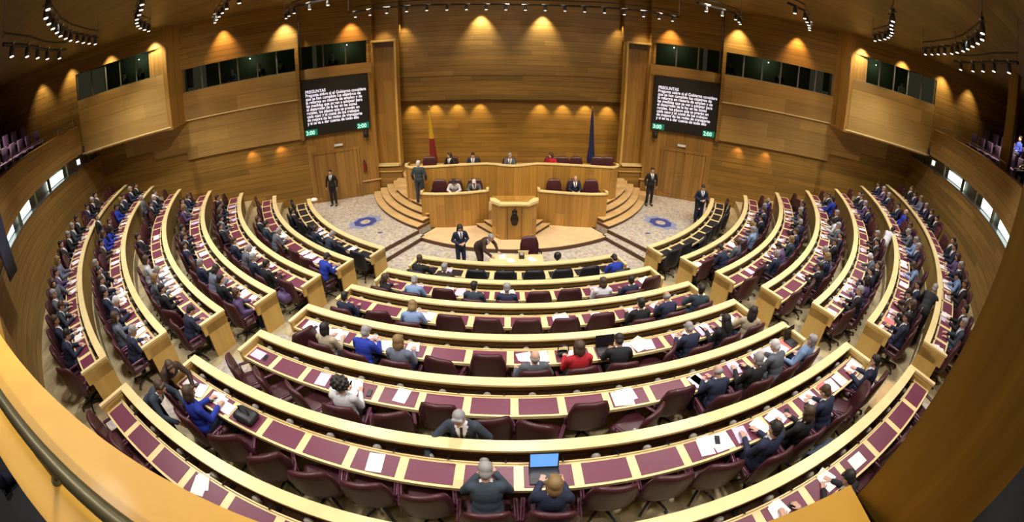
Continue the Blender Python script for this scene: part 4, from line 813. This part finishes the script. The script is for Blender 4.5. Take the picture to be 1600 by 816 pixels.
for (s, j, i, c, h) in ((-1, 1, 6, 'b', 'D'), (-1, 2, 4, 'k', 'S'), (-1, 0, 3, 'n', 'D'), (1, 1, 6, 'b', 'D'), (1, 1, 7, 'b', 'S'), (1, 2, 4, 'w', 'D'), (1, 0, 3, 'n', 'G'), (1, 0, 1, 'w', 'S')):
    p, a = [(g[3], g[4]) for g in gal if g[:3] == (s, j, i)][0]
    person('rest', p, a, c, h, f'person with {HN[h]} in {CN[c]}, {ORD[j]} row up, {ORD[i]} from the pillar, {"red-flag-side" if s < 0 else "blue-flag-side"} gallery'.replace(' with', ',').replace(' up,', ','), None, 1, None, None, 'visitors in the side galleries')
# silhouettes working in the glazed booths
for (x, fn, z0, off, c) in ((-12.6, wing, 5.55, .24, 'l'), (-11.3, wing, 5.55, .24, 'n'), (-10.4, wing, 5.55, .24, 'k'), (-8.2, wing, 5.5, 0, 'k'), (10.0, wing, 5.55, .24, 'b'), (12.3, wing, 5.55, .24, 'k'), (-15.9, sec3, 6.6, 0, 'n'), (-16.6, sec3, 6.6, 0, 'k'), (17.2, sec3, 6.6, 0, 'w')):
    y = fn(x) - off + 1.08; person('type', (x, y, z0), pi * .0 + (pi + (-.4 if x > 0 else .4)), c, rnd.choice('DSG'), f'person in {CN[c]} behind booth glass, {"{:.0f}".format(abs(x)) and dict([(-12.6, "third"), (-11.3, "second"), (-10.4, "first"), (-8.2, "above the screen"), (10.0, "first"), (12.3, "second"), (-15.9, "inner, beyond pier"), (-16.6, "outer, beyond pier"), (17.2, "beyond the pier")])[x]} on the {"red" if x < 0 else "blue"}-flag side', None, .9, None, None, 'people in the glazed booths')
for (x, fn, z, off) in ((-7.6, wing, 7.1, 0), (-11.8, wing, 7.1, .24), (7.6, wing, 7.1, 0), (11.8, wing, 7.1, .24), (-16, sec3, 8.2, 0), (16, sec3, 8.2, 0)):
    l = bpy.data.lights.new('booth_lamp', 'POINT'); l.energy = 7; l.color = (.8, 1, .75); l.shadow_soft_size = .025; o = bpy.data.objects.new('booth_lamp', l); COL.objects.link(o); o.location = (x, fn(x) - off + 1.2, z)
# ------------------------------------------------------------------ lighting rigs and lamps
def rig(pts, label, heads, z):
    t = tag(empty('track_light_rig'), label, 'track light', 'curved lighting rigs under the ceiling'); P = [Vector((*p, z)) for p in pts]
    f = MB(); f.tube(P, .035, 6); f.tube([p + Vector((0, 0, .18)) for p in P], .02, 6)
    f.build('track', M['black'], t)
    f = MB(); f.tube([P[0] + Vector((0, 0, .1)), Vector((*pts[0], CEIL))], .015, 6); f.build('hanger', M['steel'], t); f = MB(); f.tube([P[-1] + Vector((0, 0, .1)), Vector((*pts[-1], CEIL))], .015, 6); f.build('hanger', M['steel'], t)
    tot = sum((P[i + 1] - P[i]).length for i in range(len(P) - 1))
    for h in range(heads):
        d = tot * (h + .5) / heads; i = 0
        while i < len(P) - 2 and d > (P[i + 1] - P[i]).length: d -= (P[i + 1] - P[i]).length; i += 1
        q = P[i] + (P[i + 1] - P[i]).normalized() * d; g = MB(); g.tube([q, q + Vector((0, 0, -.08)), q + Vector((0, 0, -.19))], [.03, .055, .065], 10); b = g.build('spot_head', M['dark_grey'], t, True); g = MB(); g.box(tuple(q + Vector((0, 0, .02))), (.26, .05, .05), 0, None, .01); g.build('bracket', M['steel'], b)
        g = MB(); g.tube([q + Vector((0, 0, -.18)), q + Vector((0, 0, -.205))], .045, 8); g.build('lens', M['lamp'], b)
for s, fl in ((-1, 'red-flag side'), (1, 'blue-flag side')):
    fx = lambda l: [(s * abs(x), y) for x, y in l]
    rig(fx([(6.2, -17.25), (7.1, -16.82), (8.0, -16.1), (8.8, -15.44), (9.56, -14.67), (10.55, -13.4), (11.1, -12.6)]), 'long curved black rig of spotlights near the side gallery, ' + fl, 12, 8.7)
    rig(fx([(6.6, -14.8), (7.4, -14.1), (8.4, -13.35), (9.35, -12.4), (10.3, -11.0)]), 'curved black rig of spotlights inside the longest one, ' + fl, 9, 8.7)
    rig(fx([(6.4, -11.3), (7.3, -10.9), (8.3, -9.9), (9.4, -8.7), (9.9, -8.1)]), 'short curved rig of spotlights before the tall pier, ' + fl, 6, 8.7)
    rig(fx([(5.0, -8.7), (5.9, -8.3), (7.0, -7.7), (8.1, -6.1)]), 'short curved rig of spotlights above the display screen, ' + fl, 5, 8.5)
    rig(fx([(7.9, -17.4), (8.7, -16.4), (9.5, -15.6), (10.0, -15.02), (10.4, -14.3)]), 'thin rig of four spotlights below the longest rig, ' + fl, 5, 8.45)
rig([(-6.0, -5.0), (-4.6, -5.6), (-3.2, -5.5), (-1.4, -4.9), (0, -4.7), (1.4, -4.9), (3.2, -5.5), (4.6, -5.6), (6.0, -5.0)], 'long wavy rig of spotlights over the stage', 18, 8.28)
def spot(loc, tgt, e, ang, blend, col, size=.08):
    l = bpy.data.lights.new('spot_lamp_and_fill', 'SPOT'); l.energy = e; l.spot_size = rad(ang); l.spot_blend = blend; l.color = col; l.shadow_soft_size = size
    o = bpy.data.objects.new('spot_lamp_and_fill', l); COL.objects.link(o); o.location = loc; o.rotation_euler = (Vector(tgt) - Vector(loc)).to_track_quat('-Z', 'Y').to_euler(); return o
WARM = (1, .80, .50); ORG = (1, .58, .26); WHT = (1, .90, .72); COOL = (1, .95, .88)
KEY = 1.0
# scallops on the walls
for (x, y, z, c, e) in ((-12.41, -4.05, 8.75, ORG, 330), (-9.75, -2.98, 8.6, WHT, 420), (-7.04, -1.75, 8.25, ORG, 260), (-5.8, -.6, 7.95, WARM, 120), (6.0, -.6, 7.95, WARM, 120), (7.0, -1.75, 8.1, ORG, 260), (9.85, -2.98, 8.55, WARM, 420), (12.5, -4.1, 8.7, ORG, 330),
                      (-1.4, 0, 8.3, WHT, 420), (1.41, 0, 8.3, WHT, 420), (-5.0, 0, 7.9, WARM, 90), (5.0, 0, 7.9, WARM, 90)):
    n = Vector((-.395 * (1 if x > 0 else -1), -.918, 0)) if abs(x) > 6.2 else Vector((0, -1, 0)); off = .40 + (.24 if 9.2 < abs(x) < 14.5 else 0) + (.3 if abs(x) in (5.8, 6.0) else 0)
    p = Vector((x, y, z + .10)) + n * off; spot(p, p + Vector((0, 0, -3)) - n * .85, e * .95 * KEY, 78, .85, c, .06)
for (x, y, z, c, e) in ((-18.3, -9.1, 8.98, WARM, 150), (-16.45, -7.9, 8.98, WARM, 260), (-14.6, -6.6, 8.95, WHT, 380), (14.6, -6.6, 8.95, WHT, 380), (16.4, -7.85, 8.98, WARM, 300), (18.3, -9.2, 9.0, WARM, 260), (19.8, -10.2, 8.9, WARM, 120), (-19.8, -10.2, 8.9, WARM, 120)):
    n = Vector((-.557 * (1 if x > 0 else -1), -.83, 0)); p = Vector((x, y, z)) + n * .45; spot(p, p + Vector((0, 0, -3)) - n * .9, e * 1.0 * KEY, 78, .85, c, .06)
for s in (-1, 1):
    for x in (10.3, 11.6): spot((s * x, wing(x) - .30, 3.05), (s * x, wing(x) + .25, 2.0), 22, 95, .9, ORG, .03)
# small downlights in the niche behind the presidency
for x in (-4.74, -3.65, -2.55, -1.46, 1.41, 2.51, 3.62, 4.73):
    f = MB(); f.tube([(x, .10, 4.34), (x, .10, 4.27)], .05, 10); d = f.build('downlight', M['lamp']); tag(d, f'small recessed downlight above the presidency, {"first second third fourth fifth sixth seventh eighth".split()[(-4.74, -3.65, -2.55, -1.46, 1.41, 2.51, 3.62, 4.73).index(x)]} from the red-flag side', 'downlight', 'downlights above the presidency')
    spot((x, -.02, 4.05), (x, .42, 3.2), 70 * KEY, 78, .8, (1, .74, .34), .03)
# downlights over the hall, followed by added fill spots
for (x, y) in ((-11.4, -11.4), (-8.2, -15.6), (-3.2, -17.8), (3.2, -17.8), (8.2, -15.6), (11.4, -11.4), (-8.6, -8.2), (-4.6, -12.2), (0, -13.4), (4.6, -12.2), (8.6, -8.2), (-13.6, -9.2), (13.6, -9.2), (-3.5, -8.6), (3.5, -8.6)):
    spot((x, y, 8.6), (x, y, 0), (900 if y < -10 else 760) * KEY, 120, .7, COOL, .35)
for (x, y) in ((-3.4, -6.8), (0, -7.0), (3.4, -6.8), (-6.6, -6.0), (6.6, -6.0)):
    spot((x, y, 8.3), (x * .95, y + 3.2, 0), 640 * KEY, 85, .7, WARM, .2)
for (x, ty, tx, e_) in ((-6, 0, -3, 560), (6, 0, 3, 560), (0, 0, 0, 560), (-9, -5, -14.5, 520), (9, -5, 14.5, 520)):
    spot((x, -9.5, 8.7), (tx, ty, 4.6 if abs(tx) > 5 else 3.4), e_ * KEY, 75, .9, (1, .86, .62), .3)  # added wash, no fixture: brightens the front and wing walls
for s in (-1, 1):
    spot((s * 4.6, -19.6, 8.9), (s * 3.0, -20.3, 6.2), (150 if s < 0 else 170) * KEY, 110, .8, COOL, .25)  # added fill that brightens the near parapet on both sides
    spot(pol(22.5, s * rad(52), 8.8), pol(23, s * rad(52), 5), 950 * KEY, 120, .7, WARM, .1)
spot((-2.1, -20.9, 8.9), (-2.3, -20.35, 6.2), 110 * KEY, 70, .9, WHT, .05)
spot((.1, -19.6, 8.9), (.1, -20.2, 6.2), 230 * KEY, 80, .8, WHT, .1)  # extra fill added above the parapet by the near pillar
w = bpy.data.worlds.new('w'); SC.world = w; w.use_nodes = True; w.node_tree.nodes['Background'].inputs[0].default_value = (1, .82, .58, 1); w.node_tree.nodes['Background'].inputs[1].default_value = .05
# ------------------------------------------------------------------ camera
cd = bpy.data.cameras.new('camera'); cd.type = 'PANO'; cd.panorama_type = 'FISHEYE_EQUISOLID'; cd.fisheye_lens = 15.346; cd.fisheye_fov = rad(200)
cd.sensor_width = 36; cd.sensor_fit = 'HORIZONTAL'; cd.shift_y = -72.208 / 816; cd.clip_start = .05; cd.clip_end = 200
cam = bpy.data.objects.new('camera', cd); COL.objects.link(cam); SC.camera = cam
yaw, pitch, roll = .032283, -.405955, .010601
fwd = Vector((sin(yaw) * cos(pitch), cos(yaw) * cos(pitch), sin(pitch))); r0 = Vector((cos(yaw), -sin(yaw), 0)); u0 = r0.cross(fwd)
r1 = r0 * cos(roll) + u0 * sin(roll); u1 = -r0 * sin(roll) + u0 * cos(roll)
cam.matrix_world = Matrix.Translation((-.55667, -20.39785, 7.01766)) @ Matrix((r1, u1, -fwd)).transposed().to_4x4()
SC.view_settings.view_transform = 'Standard'; SC.view_settings.look = 'None'; SC.view_settings.gamma = 1; SC.view_settings.use_curve_mapping = False
SC.view_settings.exposure = .1
SC.cycles.max_bounces = 6; SC.cycles.sample_clamp_indirect = 5
# prototypes that never found a seat are removed
for k_, pr in list(PROTO.items()):
    if pr.name not in USED:
        for c in [pr] + list(pr.children_recursive): bpy.data.objects.remove(c)
